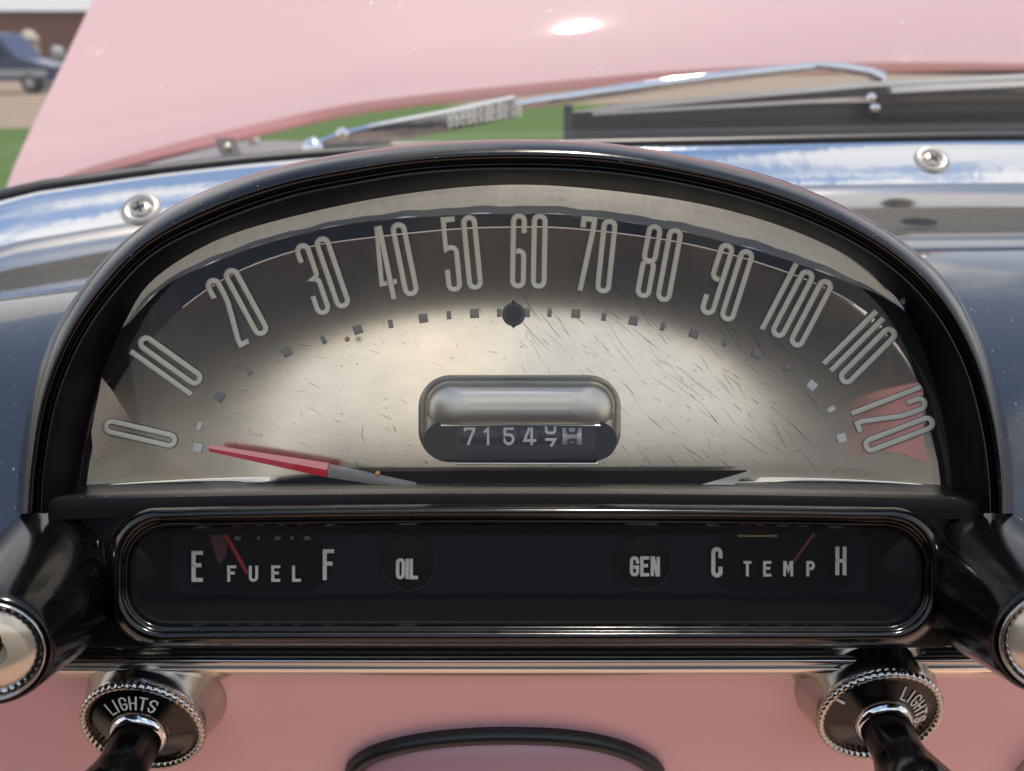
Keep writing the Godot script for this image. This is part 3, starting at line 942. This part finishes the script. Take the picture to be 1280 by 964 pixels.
# ---------------------------------------------------------------- instrument cluster
func cluster() -> void:
	var N := 120
	# traced outlines
	var A := smooth(V2([20, 642, 24, 580, 36, 500, 62, 425, 100, 362, 150, 305, 215, 258, 300, 222, 400, 197, 520, 180, 640, 174, 760, 179, 880, 199, 980, 226, 1070, 265, 1140, 310, 1195, 366, 1232, 435, 1255, 510, 1266, 580, 1268, 642]), N)
	var Bc := smooth(V2([52, 642, 55, 590, 70, 505, 100, 430, 142, 368, 196, 315, 279, 275, 360, 247, 430, 232, 530, 216, 640, 211, 750, 215, 860, 232, 960, 258, 1050, 295, 1120, 340, 1172, 396, 1208, 465, 1228, 540, 1236, 600, 1238, 642]), N)
	var C := smooth(V2([92, 640, 100, 580, 114, 510, 132, 455, 155, 405, 185, 356, 240, 316, 310, 286, 430, 256, 540, 238, 640, 231, 740, 236, 860, 252, 960, 277, 1040, 309, 1090, 342, 1126, 380, 1156, 440, 1180, 520, 1190, 580, 1193, 640]), N)
	var cl := thing("instrument_cluster", "black half-round speedometer housing with a gauge window beneath", "instrument cluster", L(640, 620, .0))
	# hood: inner wall, ribbed front rim, outer shell
	var hood := part("hood", MB.new().grid([lift(C, .0015), lift(mixc(C, Bc, .25), .006), lift(mixc(C, Bc, .7), .0155), lift(mixc(Bc, C, .04), .0195)]).mesh(), M.black_satin, cl)
	part("rim", MB.new().grid([lift(mixc(Bc, C, .05), .0185), lift(mixc(Bc, C, .03), .0203), lift(Bc, .0208), lift(mixc(Bc, A, .06), .0203), lift(mixc(Bc, A, .12), .0188), lift(mixc(Bc, A, .2), .0186), lift(mixc(Bc, A, .3), .0202), lift(mixc(Bc, A, .42), .0214), lift(mixc(Bc, A, .56), .0214), lift(mixc(Bc, A, .7), .0200), lift(mixc(Bc, A, .82), .0176), lift(mixc(Bc, A, .92), .014), lift(mixc(Bc, A, .98), .0095), lift(A, .004)]).mesh(), M.black_gloss, hood)
	flecks([lift(mixc(Bc, A, .42), .0214), lift(mixc(Bc, A, .56), .0214), lift(mixc(Bc, A, .7), .0200), lift(mixc(Bc, A, .82), .0176), lift(mixc(Bc, A, .92), .014)], 120, .00006, .0002, hood)
	var back := PackedVector3Array()
	for p in lift(A, .004): back.append(Vector3(p.x * 1.0, p.y, -.001))
	var back2 := PackedVector3Array()
	for p in back: back2.append(Vector3(p.x, p.y - .006, -.075))
	part("shell_edge", MB.new().grid([lift(A, .004), back]).mesh(), M.black_gloss, hood)
	part("clear_shell", MB.new().grid([back, back2]).mesh(), M.clear, hood)
	var fl := []
	for k in 4:
		var row := PackedVector3Array()
		for p in lift(A, .004): row.append(Vector3(p.x * [1.0, 1.025, 1.045, 1.05][k], p.y * 1.0 + [.0, -.004, -.006, -.008][k], [-.012, -.016, -.022, -.03][k]))
		fl.append(row)
	part("base_flange", MB.new().grid(fl).mesh(), M.black_satin, hood)
	# crescent skylight and dark ring over the top of the dial
	var Ct := smooth(V2([152, 409, 172, 365, 236, 318, 308, 288, 430, 257, 540, 239, 640, 232, 740, 237, 860, 253, 960, 278, 1040, 310, 1085, 341, 1122, 379]), 80)
	var E := smooth(V2([154, 411, 205, 358, 260, 331, 330, 305, 430, 281, 540, 270, 640, 267, 720, 270, 850, 289, 960, 317, 1040, 345, 1085, 362, 1121, 381]), 80)
	var G := smooth(V2([106, 614, 110, 580, 118, 545, 140, 490, 165, 450, 198, 414, 240, 375, 300, 338, 370, 313, 430, 301, 560, 287, 640, 284, 720, 286, 850, 303, 960, 332, 1040, 364, 1095, 398, 1130, 440, 1152, 490, 1166, 545, 1174, 580, 1178, 614]), 80)
	var G2 := smooth(V2([78, 614, 84, 575, 96, 540, 128, 488, 160, 447, 198, 413, 240, 375, 300, 338, 370, 313, 430, 301, 560, 287, 640, 284, 720, 286, 850, 303, 960, 332, 1040, 364, 1095, 398, 1134, 437, 1164, 488, 1190, 540, 1202, 575, 1210, 614]), 120)
	var wav := PackedVector2Array()
	rng.seed = 3
	for i in E.size(): wav.append(E[i] + Vector2(0, 2.0 * sin(i * 1.3) * sin(i * .37)))
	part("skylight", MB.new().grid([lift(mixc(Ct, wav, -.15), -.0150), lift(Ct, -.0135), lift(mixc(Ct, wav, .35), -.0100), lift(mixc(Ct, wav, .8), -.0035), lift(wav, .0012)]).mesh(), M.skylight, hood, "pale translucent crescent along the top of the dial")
	var side := smooth(V2([70, 630, 85, 520, 132, 424, 154, 411, 205, 358, 260, 331, 330, 305, 430, 281, 540, 270, 640, 267, 720, 270, 850, 289, 960, 317, 1040, 345, 1085, 362, 1121, 381, 1138, 396, 1195, 510, 1212, 630]), 80)
	part("dark_ring", MB.new().grid([lift(side, .0008), lift(mixc(side, G, .5), .0002), lift(G, .0012)]).mesh(), M.ring, hood)
	# dial plate: dished towards its upper edge
	var dial := part("dial_plate", plate_mesh(G2), M.plate, cl)
	var bead := PackedVector3Array()
	for p in G.slice(15, 65): bead.append(L(p.x, p.y, .0016))
	part("edge_bead", tube(bead, .00032, 6, false, 1.0, Vector3(0, 0, 1)).mesh(), M.trim_metal, dial)
	# tan and pink reflections painted on the dial ends, fading into the metal
	reflection_patch("painted_reflection", V2([127, 472, 140, 488, 152, 508, 168, 532, 172, 550, 160, 562, 136, 570, 117, 575, 114, 540]), Vector2(172, 552), Vector2(118, 520), Color(.60, .48, .36), dial, "tan reflection painted on the dial behind the 0")
	reflection_patch("painted_reflection", V2([1148, 478, 1154, 486, 1155, 552, 1162, 579, 1128, 567, 1098, 564, 1070, 574, 1048, 604, 1046, 560, 1052, 520, 1066, 500, 1100, 488]), Vector2(1042, 545), Vector2(1140, 538), Color(.88, .36, .28), dial, "pink reflection painted on the dial behind the 120")
	# numerals on the inside of the clear lens
	var zl := .0026
	var sc := (EYE - zl) / F
	for d in [["0", 175, 542, 77.0], ["10", 209, 456, 54.5], ["20", 296, 384, 28.5], ["30", 403, 345, 19.0], ["40", 493, 327, 11.5], ["50", 577, 317, 5.5], ["60", 661, 314, -1.0], ["70", 745, 319, -6.0], ["80", 824, 329, -10.5], ["90", 909, 353, -17.5], ["100", 997, 383, -27.5], ["110", 1076, 436, -45.0], ["120", 1117, 525, -69.0]]:
		var at := L(d[1], d[2], zl)
		var rot := Basis(Vector3(0, 0, 1), deg_to_rad(d[3]))
		var place := func(x, y): return hug(at + rot * Vector3(x, y, 0), .0007)
		var under := func(x, y): return hug(at + rot * Vector3(x, y, 0), .0004)
		var outer: Array = text_mesh(d[0], 13.5 * sc, 88 * sc, 12.5 * sc, 8.3 * sc, .0003, under, Vector3(0, 0, 1))
		var inner: Array = text_mesh(d[0], 13.5 * sc, 88 * sc, 12.5 * sc, 6.4 * sc, .0004, place, Vector3(0, 0, 1))
		for k in inner.size():
			var nn := part("numeral", inner[k].mesh(), M.numeral, dial)
			part("numeral_edge", outer[k].mesh(), M.numeral_edge, dial)
	# tick marks
	for t in [[247, 560, 1, -13], [249, 533, 0, -20], [274, 496, 1, -33], [311, 464, 0, 35], [358, 440, 1, 30], [404, 425, 0, 25], [447, 412, 1, 18], [488, 405, 0, 12], [529, 398, 1, 9], [561, 394, 0, 6], [593, 392, 1, 3], [624, 391, 0, 1], [657, 391, 1, 0], [687, 391, 0, -2], [720, 392, 1, -4], [755, 396, 0, -8], [792, 401, 1, -11], [829, 408, 0, -15], [868, 417, 1, -19], [907, 428, 0, -22], [946, 442, 1, -27], [984, 459, 0, -31], [1015, 482, 1, -38], [1039, 512, 0, -57], [1052, 548, 1, -78]]:
		var w: float = 5.6 if t[2] else 2.8
		var hh := 5.6 if t[2] else 5.2
		var c := hug(L(t[0], t[1], -.0067), .0003)
		var bs := Basis(Vector3(0, 0, 1), deg_to_rad(t[3]))
		var mb := MB.new()
		var s := (EYE + .0067) / F
		var o := []
		for lev in [[1.0, 0.0], [.94, .00035], [.75, .00045]]:
			var row := PackedVector3Array()
			for q in [[-1, -1], [1, -1], [1, 1], [-1, 1]]: row.append(c + bs * Vector3(q[0] * w * s * lev[0], q[1] * hh * s * lev[0], lev[1]))
			o.append(row)
		mb.grid(o, true)
		mb.fan(Array(o[2]))
		part("tick_mark", mb.mesh(), M.tick_bright if t[0] < 255 or t[0] > 1010 else M.tick, dial)
	# main-beam tell-tale under the 60
	var tc := hug(L(642, 393, -.0064), .0004)
	var tell := part("beam_indicator", lathe(tc, Vector3(0, 0, 1), [P(.0039, 0), P(.0038, .0007), P(.003, .0012), P(.0026, .0004), P(0, .0002)], 32).mesh(), M.hub, dial)
	var spike := MB.new()
	spike.flat_poly(PackedVector2Array([P(0, .0049), P(.0014, .003), P(.003, .0), P(.0014, -.003), P(0, -.0047), P(-.0014, -.003), P(-.003, 0), P(-.0014, .003)]), Transform3D(Basis(), tc), .0010, .0)
	part("jewel", spike.mesh(), M.panel_navy, dial)
	# pointer
	pointer(cl)
	odometer(cl)
	# clear lens
	var lens := []
	for k in 9:
		var row := PackedVector3Array()
		for p in C:
			var q := L(p.x, p.y, .0095)
			var mid := L(640, 622, .0095)
			row.append(q.lerp(Vector3(lerpf(q.x, mid.x, .1), mid.y, q.z), k / 8.0) + Vector3(0, 0, .0035 * sin(PI * k / 16.0)))
		lens.append(row)
	part("clear_lens", MB.new().grid(lens).mesh(), M.clear, cl)
	# dark foot of the dial and the dusty ledge
	var foot := PackedVector2Array()
	for p in V2([262, 610, 350, 600, 440, 588.5, 640, 588, 940, 587.5, 905, 597, 868, 608]):
		var q := L(p.x, p.y, 0); foot.append(Vector2(q.x, q.y))
	part("foot_slot", MB.new().flat_poly(foot, Transform3D(), .0011, .0002).mesh(), M.panel_black, dial)
	part("foot_glint", MB.new().flat_poly(PackedVector2Array([P(.0605, -.0318), P(.0765, -.0272), P(.071, -.0318)]), Transform3D(Basis(), Vector3(0, 0, 0)), .0024, .0014).mesh(), M.trim_metal, dial, "bright bent corner of the dial foot")
	var ledge := []
	for r in [[603.5, .0005], [606, .002], [608.5, .0065], [611, .0125], [613.5, .0150], [617, .0165], [622, .0172], [630, .0174], [642, .0174]]:
		var row := PackedVector3Array()
		for i in 60:
			var t := i / 59.0
			var px := lerpf(60, 1230, t)
			var u := t * 2 - 1
			row.append(L(px, r[0] + (3 + (5 if r[0] > 608 else 0)) * u * u, r[1]))
		ledge.append(row)
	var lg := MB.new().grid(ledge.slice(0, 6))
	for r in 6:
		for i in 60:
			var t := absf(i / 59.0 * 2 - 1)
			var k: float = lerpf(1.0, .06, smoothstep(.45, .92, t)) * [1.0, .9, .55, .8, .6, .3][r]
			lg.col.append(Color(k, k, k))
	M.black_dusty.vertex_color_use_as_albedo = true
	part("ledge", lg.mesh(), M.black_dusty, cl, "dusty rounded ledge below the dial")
	flecks(ledge.slice(1, 6), 350, .00006, .00025, cl)
	part("ledge_face", MB.new().grid(ledge.slice(5)).mesh(), M.black_satin, cl)
	gauges(cl)

func plate_z(p: Vector3) -> float:
	var lo := L(641, 612, 0)
	var ex := absf(p.x - lo.x) / .1385
	var ey := maxf(0.0, p.y - lo.y) / .0870
	var r := pow(pow(ex, 2.3) + pow(ey, 2.3), 1 / 2.3)
	return -.0078 + dish * pow(clampf((r - .58) / .42, 0, 1.0), 2)

func hug(p: Vector3, lift_by: float) -> Vector3:           # the point of the dial face behind p, as seen from the driver's side, raised a little
	var q := p
	for k in 3:
		var z := plate_z(q) + lift_by
		z += .0012 * smoothstep(-.0045, .0005, z)
		q = Vector3(p.x, p.y, 0) * ((EYE - z) / (EYE - p.z)) + Vector3(0, 0, z)
	return q

func plate_mesh(outline: PackedVector2Array) -> ArrayMesh:
	var mb := MB.new()
	var lo := L(100, 612, 0)
	var hi := L(1182, 262, 0)
	var n := outline.size()
	var steps := 44
	for j in steps + 1:
		for i in n:
			var o := L(outline[i].x, outline[i].y, 0)
			var p := Vector3(lerpf(o.x, 0, .25 if j == steps else 0.0), lo.y, 0).lerp(o, 1.0 - j / float(steps))
			if j == steps: p = Vector3(o.x * .0, lo.y, 0)
			p.z = plate_z(p)
			mb.v.append(p)
			mb.uv.append(Vector2((p.x - lo.x) / (hi.x - lo.x), 1.0 - (p.y - lo.y) / (hi.y - lo.y)))
	for j in steps:
		for i in n - 1:
			var a := j * n + i
			mb.tri(a, a + n, a + 1); mb.tri(a + 1, a + n, a + n + 1)
	return mb.mesh()
var dish := .0086

func reflection_patch(called: String, pts: Array, faint: Vector2, full: Vector2, c: Color, parent: Node3D, label: String) -> void:
	var mb := MB.new()
	var o := PackedVector2Array()
	for p in pts: o.append(p)
	# fine grid clipped to the outline keeps the fade smooth
	var box2 := Rect2(o[0], Vector2.ZERO)
	for p in o: box2 = box2.expand(p)
	var step := 6.0
	var yy := box2.position.y
	while yy < box2.end.y:
		var xx := box2.position.x
		while xx < box2.end.x:
			for piece in Geometry2D.intersect_polygons(PackedVector2Array([P(xx, yy), P(xx + step, yy), P(xx + step, yy + step), P(xx, yy + step)]), o):
				var t := Geometry2D.triangulate_polygon(piece)
				var s := mb.v.size()
				for p in piece:
					mb.v.append(hug(L(p.x, p.y, .0), .0003)); mb.uv.append(p)
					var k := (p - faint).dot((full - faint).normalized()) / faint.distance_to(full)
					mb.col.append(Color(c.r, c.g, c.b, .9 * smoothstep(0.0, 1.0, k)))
				for q in range(0, t.size(), 3): mb.tri(s + t[q], s + t[q + 1], s + t[q + 2])
			xx += step
		yy += step
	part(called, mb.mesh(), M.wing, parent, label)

func pointer(cl: Node3D) -> void:
	var tip := L(262, 560, .0015)
	var mid := L(410, 587, .0015)
	var end := L(520, 608, .0015)
	var d := (mid - tip).normalized()
	var n := Vector3(-d.y, d.x, 0)
	var hold := part("pointer", MB.new().grid([[tip - n * .0012, tip + Vector3(0, 0, .0008)], [mid - n * .0026, mid + Vector3(0, 0, .0016)]], false, true).mesh(), M.red, cl)
	part("upper_face", MB.new().grid([[tip + Vector3(0, 0, .0008), tip + n * .0010], [mid + Vector3(0, 0, .0016), mid + n * .0021]], false, true).mesh(), M.red_lit, hold, "upper face of the red pointer, painted paler as if lit")
	part("end_face", MB.new().fan([mid - n * .0026, mid + Vector3(0, 0, .0016), mid + n * .0021]).mesh(), M.red, hold)
	var d2 := (end - mid).normalized()
	var n2 := Vector3(-d2.y, d2.x, 0)
	part("clear_shank", MB.new().grid([[mid - n2 * .0025 + d2 * .0002, mid + Vector3(0, 0, .0012) + d2 * .0002, mid + n2 * .0019 + d2 * .0002], [end - n2 * .0014, end + Vector3(0, 0, .0009), end + n2 * .0012]], false, true).mesh(), M.clear_bar, hold, "clear plastic shank of the pointer")
	for q in [[472, 592, 3.2, 10.0], [434, 424, 3.2, 9.0]]:
		var c := L(q[0], q[1], .0035)
		part("amber_fleck", lathe(c, Vector3(0, 0, 1), [P(0, .0007), P(.0006, .0005), P(.0009, 0)], 10).mesh(), M.amber, cl)

func odometer(cl: Node3D) -> void:
	# pressed pill of metal over the counter wheels; upper part a rounded roll, lower part open
	var rows := []
	for s in [[530, 474, 770, 578, 38.0, -.0006], [523, 469, 776, 578, 40.0, .0004], [526, 472, 773, 576, 38.0, .0022], [531, 477, 768, 572, 35.0, .0042], [539, 484, 760, 566, 31.0, .0058], [549, 494, 750, 560, 27.0, .0066]]:
		rows.append(lift(rrect(s[0], s[1], s[2], s[3], s[4]), s[5]))
	rows.push_front(lift(rrect(530, 474, 770, 578, 38.0), -.0075))
	var od := part("odometer_housing", MB.new().grid(rows, true, true).mesh(), M.pod_rim_shaded, cl)
	var roll := []
	for k in 14:
		var t := 1.0 - cos(PI / 2 * k / 13.0)
		var c := rrect(lerpf(531, 585, t), lerpf(476, 504, t), lerpf(769, 715, t), lerpf(546, 512, t), lerpf(33, 3.8, t))
		for q in c.size(): c[q].y = minf(c[q].y, 531.0)
		roll.append(lift(c, .0030 + .0062 * sin(PI / 2 * k / 13.0)))
	part("brow", MB.new().grid(roll, true, true).fan(Array(roll[13]), true).mesh(), M.pod_metal, od, "polished roll above the counter wheels")
	var lip := PackedVector3Array()
	for i in 20: lip.append(L(lerpf(551, 750, i / 19.0), 531 + 1.2 * absf(i / 9.5 - 1), .0072))
	part("brow_edge", tube(lip, .00032, 6, false, 1.0, Vector3(0, 0, 1)).mesh(), M.trim_metal, od)
	var win := rrect(530, 527, 771, 575, 24)
	part("counter_recess", MB.new().fan(Array(lift(win, .0070)), true).mesh(), M.pod_shaded, od)
	part("counter_opening", MB.new().fan(Array(lift(rrect(571, 529, 744, 566, 5), .0073)), true).mesh(), M.recess, od)
	# six number wheels; the last one pale
	var y := 545.5
	for k in 6:
		var px: float = [587, 610, 636, 662, 688, 715][k]
		var c := L(px, y, .0076)
		var hw := .0030
		var r := []
		for i in 9:
			var a := deg_to_rad(-62 + 124.0 * i / 8)
			r.append(PackedVector3Array([c + Vector3(-hw, .0042 * sin(a), .0030 * cos(a) - .0026), c + Vector3(hw, .0042 * sin(a), .0030 * cos(a) - .0026)]))
		var wh := part("number_wheel", MB.new().grid(r, false, true).mesh(), M.wheel_white if k == 5 else M.recess_gloss, od)
		var s := (EYE - .0078) / F
		var z := Vector3(0, 0, .0006)
		var put := func(x, yy): return c + Vector3(x, yy, 0) + z
		if k < 4:
			for mb in text_mesh("7l54"[k], 11.0 * s, 19 * s, 0, 3.4 * s, .0001, put, Vector3(0, 0, 1)): part("digit", mb.mesh(), M.digit, od)
		else:
			var inkm = M.digit if k == 4 else M.recess
			var mb := MB.new()
			var u := s * 5.5
			for pl in [[P(-u, u * 2.1), P(-u, u * 1.1), P(-u * .6, u * .75), P(u * .6, u * .75), P(u, u * 1.1), P(u, u * 2.1)], [P(-u, -u * .75), P(u, -u * .75), P(u * .2, -u * 2.1)]]:
				if k == 5 and pl.size() == 3: pl = [P(-u * .8, -u * 2.1), P(-u * .8, -u * 1.0), P(-u * .4, -u * .7), P(u * .8, -u * .7), P(u * .8, -u * 1.7), P(0, -u * 1.7)]
				var pts := PackedVector3Array()
				for p in pl: pts.append(c + Vector3(p.x, p.y, .0006))
				stroke(mb, pts, Vector3(0, 0, 1), 3.4 * s, .0001)
			part("digit", mb.mesh(), inkm, od)
	# bevelled black sill under the wheels
	part("sill", MB.new().grid([[L(569, 563, .0080), L(746, 563, .0080)], [L(569, 577, .0092), L(746, 577, .0092)], [L(570, 580, .0080), L(745, 580, .0080)]], false, true).mesh(), M.panel_black, od)
	part("sill_edge", tube(PackedVector3Array([L(569, 579.5, .0088), L(746, 579.5, .0088)]), .00035, 6, false, 1.0, Vector3(0, 0, 1)).mesh(), M.trim_metal, od)

func gauges(cl: Node3D) -> void:
	# front skin round the bezel
	var rim0 := rrect(133, 634, 1182, 809, 64, 6)
	var skin0 := rrect(100, 631, 1202, 810, 30, 3)
	part("fascia", MB.new().grid([lift(skin0, .0150), lift(rim0, .0172)], true, true).mesh(), M.black_satin, cl)
	var bz := part("gauge_bezel", MB.new().grid([lift(rim0, .0160), lift(rrect(134, 635, 1181, 808, 63, 6), .0225), lift(rrect(137, 638, 1178, 805, 61, 6), .0262), lift(rrect(142, 643, 1173, 800, 58, 6), .0282), lift(rrect(148, 648, 1167, 794, 55, 6), .0285), lift(rrect(152, 652, 1163, 790, 52, 6), .0272), lift(rrect(154, 654, 1161, 788, 51, 6), .0262), lift(rrect(156, 656, 1159, 786, 50, 6), .0266), lift(rrect(159, 659, 1156, 783, 48, 6), .0262), lift(rrect(163, 662, 1152, 779, 46, 6), .0235)], true, true).mesh(), M.black_gloss, cl)
	part("tunnel", MB.new().grid([lift(rrect(163, 662, 1152, 779, 46, 6), .0235), lift(rrect(190, 666, 1112, 760, 40, 3), .0135), lift(rrect(214, 667, 1084, 742, 10, 0), .0062)], true, true).mesh(), M.black_satin, bz)
	var face := part("gauge_face", MB.new().fan(Array(lift(rrect(212, 664, 1086, 744, 10), .0060)), true).mesh(), M.panel_navy, cl)
	for g in [[234, 668, 404, 739], [897, 668, 1062, 739]]:
		part("gauge_opening", MB.new().fan(Array(lift(rrect(g[0], g[1], g[2], g[3], 16), .0064)), true).mesh(), M.panel_black, face)
	for g in [[283, 670, 309, 716, "red_gauge", 2.4], [1018, 666, 989, 706, "red_dim", 1.8]]:
		var a := L(g[0], g[1], .0068)
		var b := L(g[2], g[3], .0068)
		var mb := MB.new()
		stroke(mb, PackedVector3Array([a, b]), Vector3(0, 0, 1), g[5] * 2 * .00025, .0005)
		part("gauge_needle", mb.mesh(), M[g[4]], face)
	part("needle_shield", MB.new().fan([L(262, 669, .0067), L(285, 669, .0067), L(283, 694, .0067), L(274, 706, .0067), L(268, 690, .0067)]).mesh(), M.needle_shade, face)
	for px in [511.0, 804.0]:
		var c := L(px, 704, .0062)
		part("warning_lamp", lathe(c, Vector3(0, 0, 1), [P(.0094, 0), P(.0092, .0012), P(.0082, .0013), P(.0080, .0004)], 40).mesh(), M.panel_navy, face)
		part("warning_lens", lathe(c, Vector3(0, 0, 1), [P(.0079, .0003), P(.0055, .0006), P(0, .0007)], 40).mesh(), M.lamp_red, face)
	var z := .0082
	var s := (EYE - z) / F
	for t in [["E", 247, 708, 10, 34, 5.2, 0], ["F", 411, 706, 10, 34, 5.2, 0], ["C", 896, 703, 9, 33, 5.4, 0], ["H", 1051, 701, 9, 32, 5.0, 0], ["F", 290, 717, 8, 17, 3.8, 0], ["U", 317, 717, 8, 17, 3.8, 0], ["E", 345, 717, 8, 17, 3.8, 0], ["L", 371, 717, 8, 17, 3.8, 0], ["T", 934, 711, 7, 16, 3.6, 0], ["E", 959, 711, 7, 16, 3.6, 0], ["M", 985, 711, 9, 16, 3.4, 0], ["P", 1013, 711, 7, 16, 3.6, 0], ["OIL", 509, 711, 7, 22, 4.6, 5.0], ["GEN", 806, 708, 7.5, 21, 4.4, 5.5]]:
		var c := L(t[1], t[2], z)
		for mb in text_mesh(t[0], t[3] * s, t[4] * s, t[6] * s, t[5] * s, .0005, func(x, y): return c + Vector3(x, y, 0), Vector3(0, 0, 1)):
			part("letter", mb.mesh(), M.letter, face)
	for px in [[297, 0], [323, 1], [347, 0], [365, 1], [384, 0]]:
		part("scale_mark", box(MB.new(), L(px[0], 673, .0070), Vector3(.0009 if px[1] == 0 else .0004, .0005, .0002)).mesh(), M.tick, face)
	part("scale_mark", box(MB.new(), L(947, 670, .0070), Vector3(.0062, .0003, .0002)).mesh(), M.amber, face)
	part("gauge_glass", MB.new().fan(Array(lift(rrect(161, 661, 1154, 781, 47, 6), .0236)), true).mesh(), M.clear, cl)

# ---------------------------------------------------------------- tapered barrels at the two lower corners
func pods() -> void:
	for side in 2:
		var s := -1.0 if side == 0 else 1.0
		var a := L(87, 712, .0) if side == 0 else L(1201, 708, .0)
		var b := L(-13, 815, .057) if side == 0 else L(1318, 803, .057)
		var ax := (b - a).normalized()
		var ln := a.distance_to(b)
		var o := thing("corner_barrel", ["black tapered barrel with chrome end at the lower left of the cluster", "black tapered barrel with chrome end at the lower right of the cluster"][side], "control barrel", a, "barrels flanking the gauge window")
		part("barrel", lathe(a, ax, [P(.0235, -.012), P(.0232, .0), P(.0215, ln * .25), P(.0185, ln * .6), P(.0158, ln * .88), P(.0150, ln * .97), P(.0143, ln), P(.0137, ln + .0002), P(.0134, ln - .001)], 72).mesh(), M.black_gloss, o)
		var ring := part("end_ring", lathe(b, ax, [P(.0134, -.0012), P(.0131, .0006), P(.0124, .0009), P(.0121, -.0002)], 64).mesh(), M.chrome_worn, o)
		part("scalloped_ring", lathe(b, ax, [P(.0121, -.0002), P(.0114, .0002), P(.0104, -.0006)], 144, .0003, 36).mesh(), M.chrome_worn, ring)
		part("end_cap", lathe(b, ax, [P(.0108, -.0008), P(.009, .0004), P(.006, .0013), P(.0046, .0015), P(.0046, .0015), P(.0044, .0009), P(0, .0006)], 64).mesh(), M.cap, o)
		part("dark_reflection", lathe(b + Vector3(.0005 * s, .003, 0), ax, [P(.0042, .0010), P(.0040, .0022), P(.003, .0028), P(0, .003)], 40).mesh(), M.panel_black, o)  # black disc standing for a dark reflection in the cap
		# moulded flute on the barrel's inner flank
		var fl := PackedVector3Array()
		for i in 9:
			var t := i / 8.0
			fl.append((L(100, 652, .026) if side == 0 else L(1184, 654, .026)).lerp(L(104, 668, .028) if side == 0 else L(1180, 668, .028), t))
		# seam bracket between the bezel and the barrel
		var g := []
		for k in 4:
			var row := PackedVector3Array()
			for i in 8:
				var t := i / 7.0
				var x: float = (lerpf(116, 127, t) + [0.0, 1.0, 12.0, 15.0][k]) if side == 0 else (lerpf(1199, 1190, t) - [0.0, 1.0, 12.0, 15.0][k])
				row.append(L(x, lerpf(676, 768, t), [.014, .0205, .0215, .020][k]))
			g.append(row)
		part("seam_bracket", MB.new().grid(g, false, side == 0).mesh(), M.black_gloss, o)

# ---------------------------------------------------------------- rotary LIGHTS knobs
func S(prof: Array) -> Array: return prof.map(func(p): return Vector2(p.x * .93, p.y))

func knobs() -> void:
	for k in 2:
		var px: float = [179, 1099][k]
		var py: float = [907, 893][k]
		var c := on_dash(px, py, .0125) - dn * .0125
		var turn: float = [94.0, 32.0][k]
		var o := thing("lights_knob", ["round LIGHTS knob with knurled chrome ring at lower left, lettering on top", "round LIGHTS knob with knurled chrome ring at lower right, lettering turned sideways"][k], "light switch", c, "light switch knobs")
		part("escutcheon", lathe(c, dn, S([P(.0240, -.001), P(.0242, .0008), P(.0236, .0025), P(.0222, .0065), P(.0212, .0105), P(.0205, .0118)]), 72).mesh(), M.chrome_worn, o)
		part("knurled_ring", lathe(c, dn, S([P(.0200, .0112), P(.0210, .0118), P(.0212, .0130), P(.0205, .0141), P(.0194, .0142), P(.0188, .0130)]), 384, .0004, 52).mesh(), M.chrome_worn, o)
		var face := part("dial_face", lathe(c, dn, S([P(.0190, .0128), P(.0180, .0126), P(.0165, .0128), P(.0092, .0152), P(.0086, .0152)]), 72).mesh(), M.black_gloss, o)
		part("collar", lathe(c, dn, S([P(.0098, .0148), P(.0096, .0166), P(.0086, .0178), P(.0074, .0180), P(.0068, .0170)]), 56).mesh(), M.chrome, o)
		part("handle", lathe(c, dn, S([P(.0084, .0168), P(.0082, .023), P(.0082, .027), P(.0092, .0305), P(.0108, .0345), P(.0124, .0385), P(.0128, .043), P(.0122, .0475), P(.0112, .0492), P(.0098, .0495), P(.0094, .0486), P(0, .0480)]), 64).mesh(), M.black_gloss, o)
		var x := Vector3.RIGHT.slide(dn).normalized()
		var y := dn.cross(x)
		var put := func(u, v):
			var r: float = .0131 + v
			var a: float = deg_to_rad(turn) - u / .0131
			return c + (x * cos(a) + y * sin(a)) * r * .93 + dn * (.0141 - v * .32 + .0001)
		for mb in text_mesh("LIGHTS", .0020, .0041, .0013, .00062, .00012, put, dn, .0006): part("letter", mb.mesh(), M.letter, face)
		var rows := MB.new()
		var ia := deg_to_rad(turn + 122)
		stroke(rows, PackedVector3Array([c + (x * cos(ia) + y * sin(ia)) * .0144 + dn * .0134, c + (x * cos(ia) + y * sin(ia)) * .0167 + dn * .0130]), dn, .0010, .0003)
		part("index_mark", rows.mesh(), M.letter, face)
	var c3 := on_dash(1330, 965)
	var o3 := thing("switch_escutcheon", "chrome switch ring just showing at the lower right corner", "switch", c3)
	part("ring", lathe(c3, dn, [P(.0175, -.001), P(.0172, .003), P(.0155, .008), P(.0145, .0085), P(.013, .006)], 56).mesh(), M.chrome_worn, o3)
	part("knob", lathe(c3, dn, [P(.013, .006), P(.012, .009), P(0, .011)], 40).mesh(), M.black_gloss, o3)
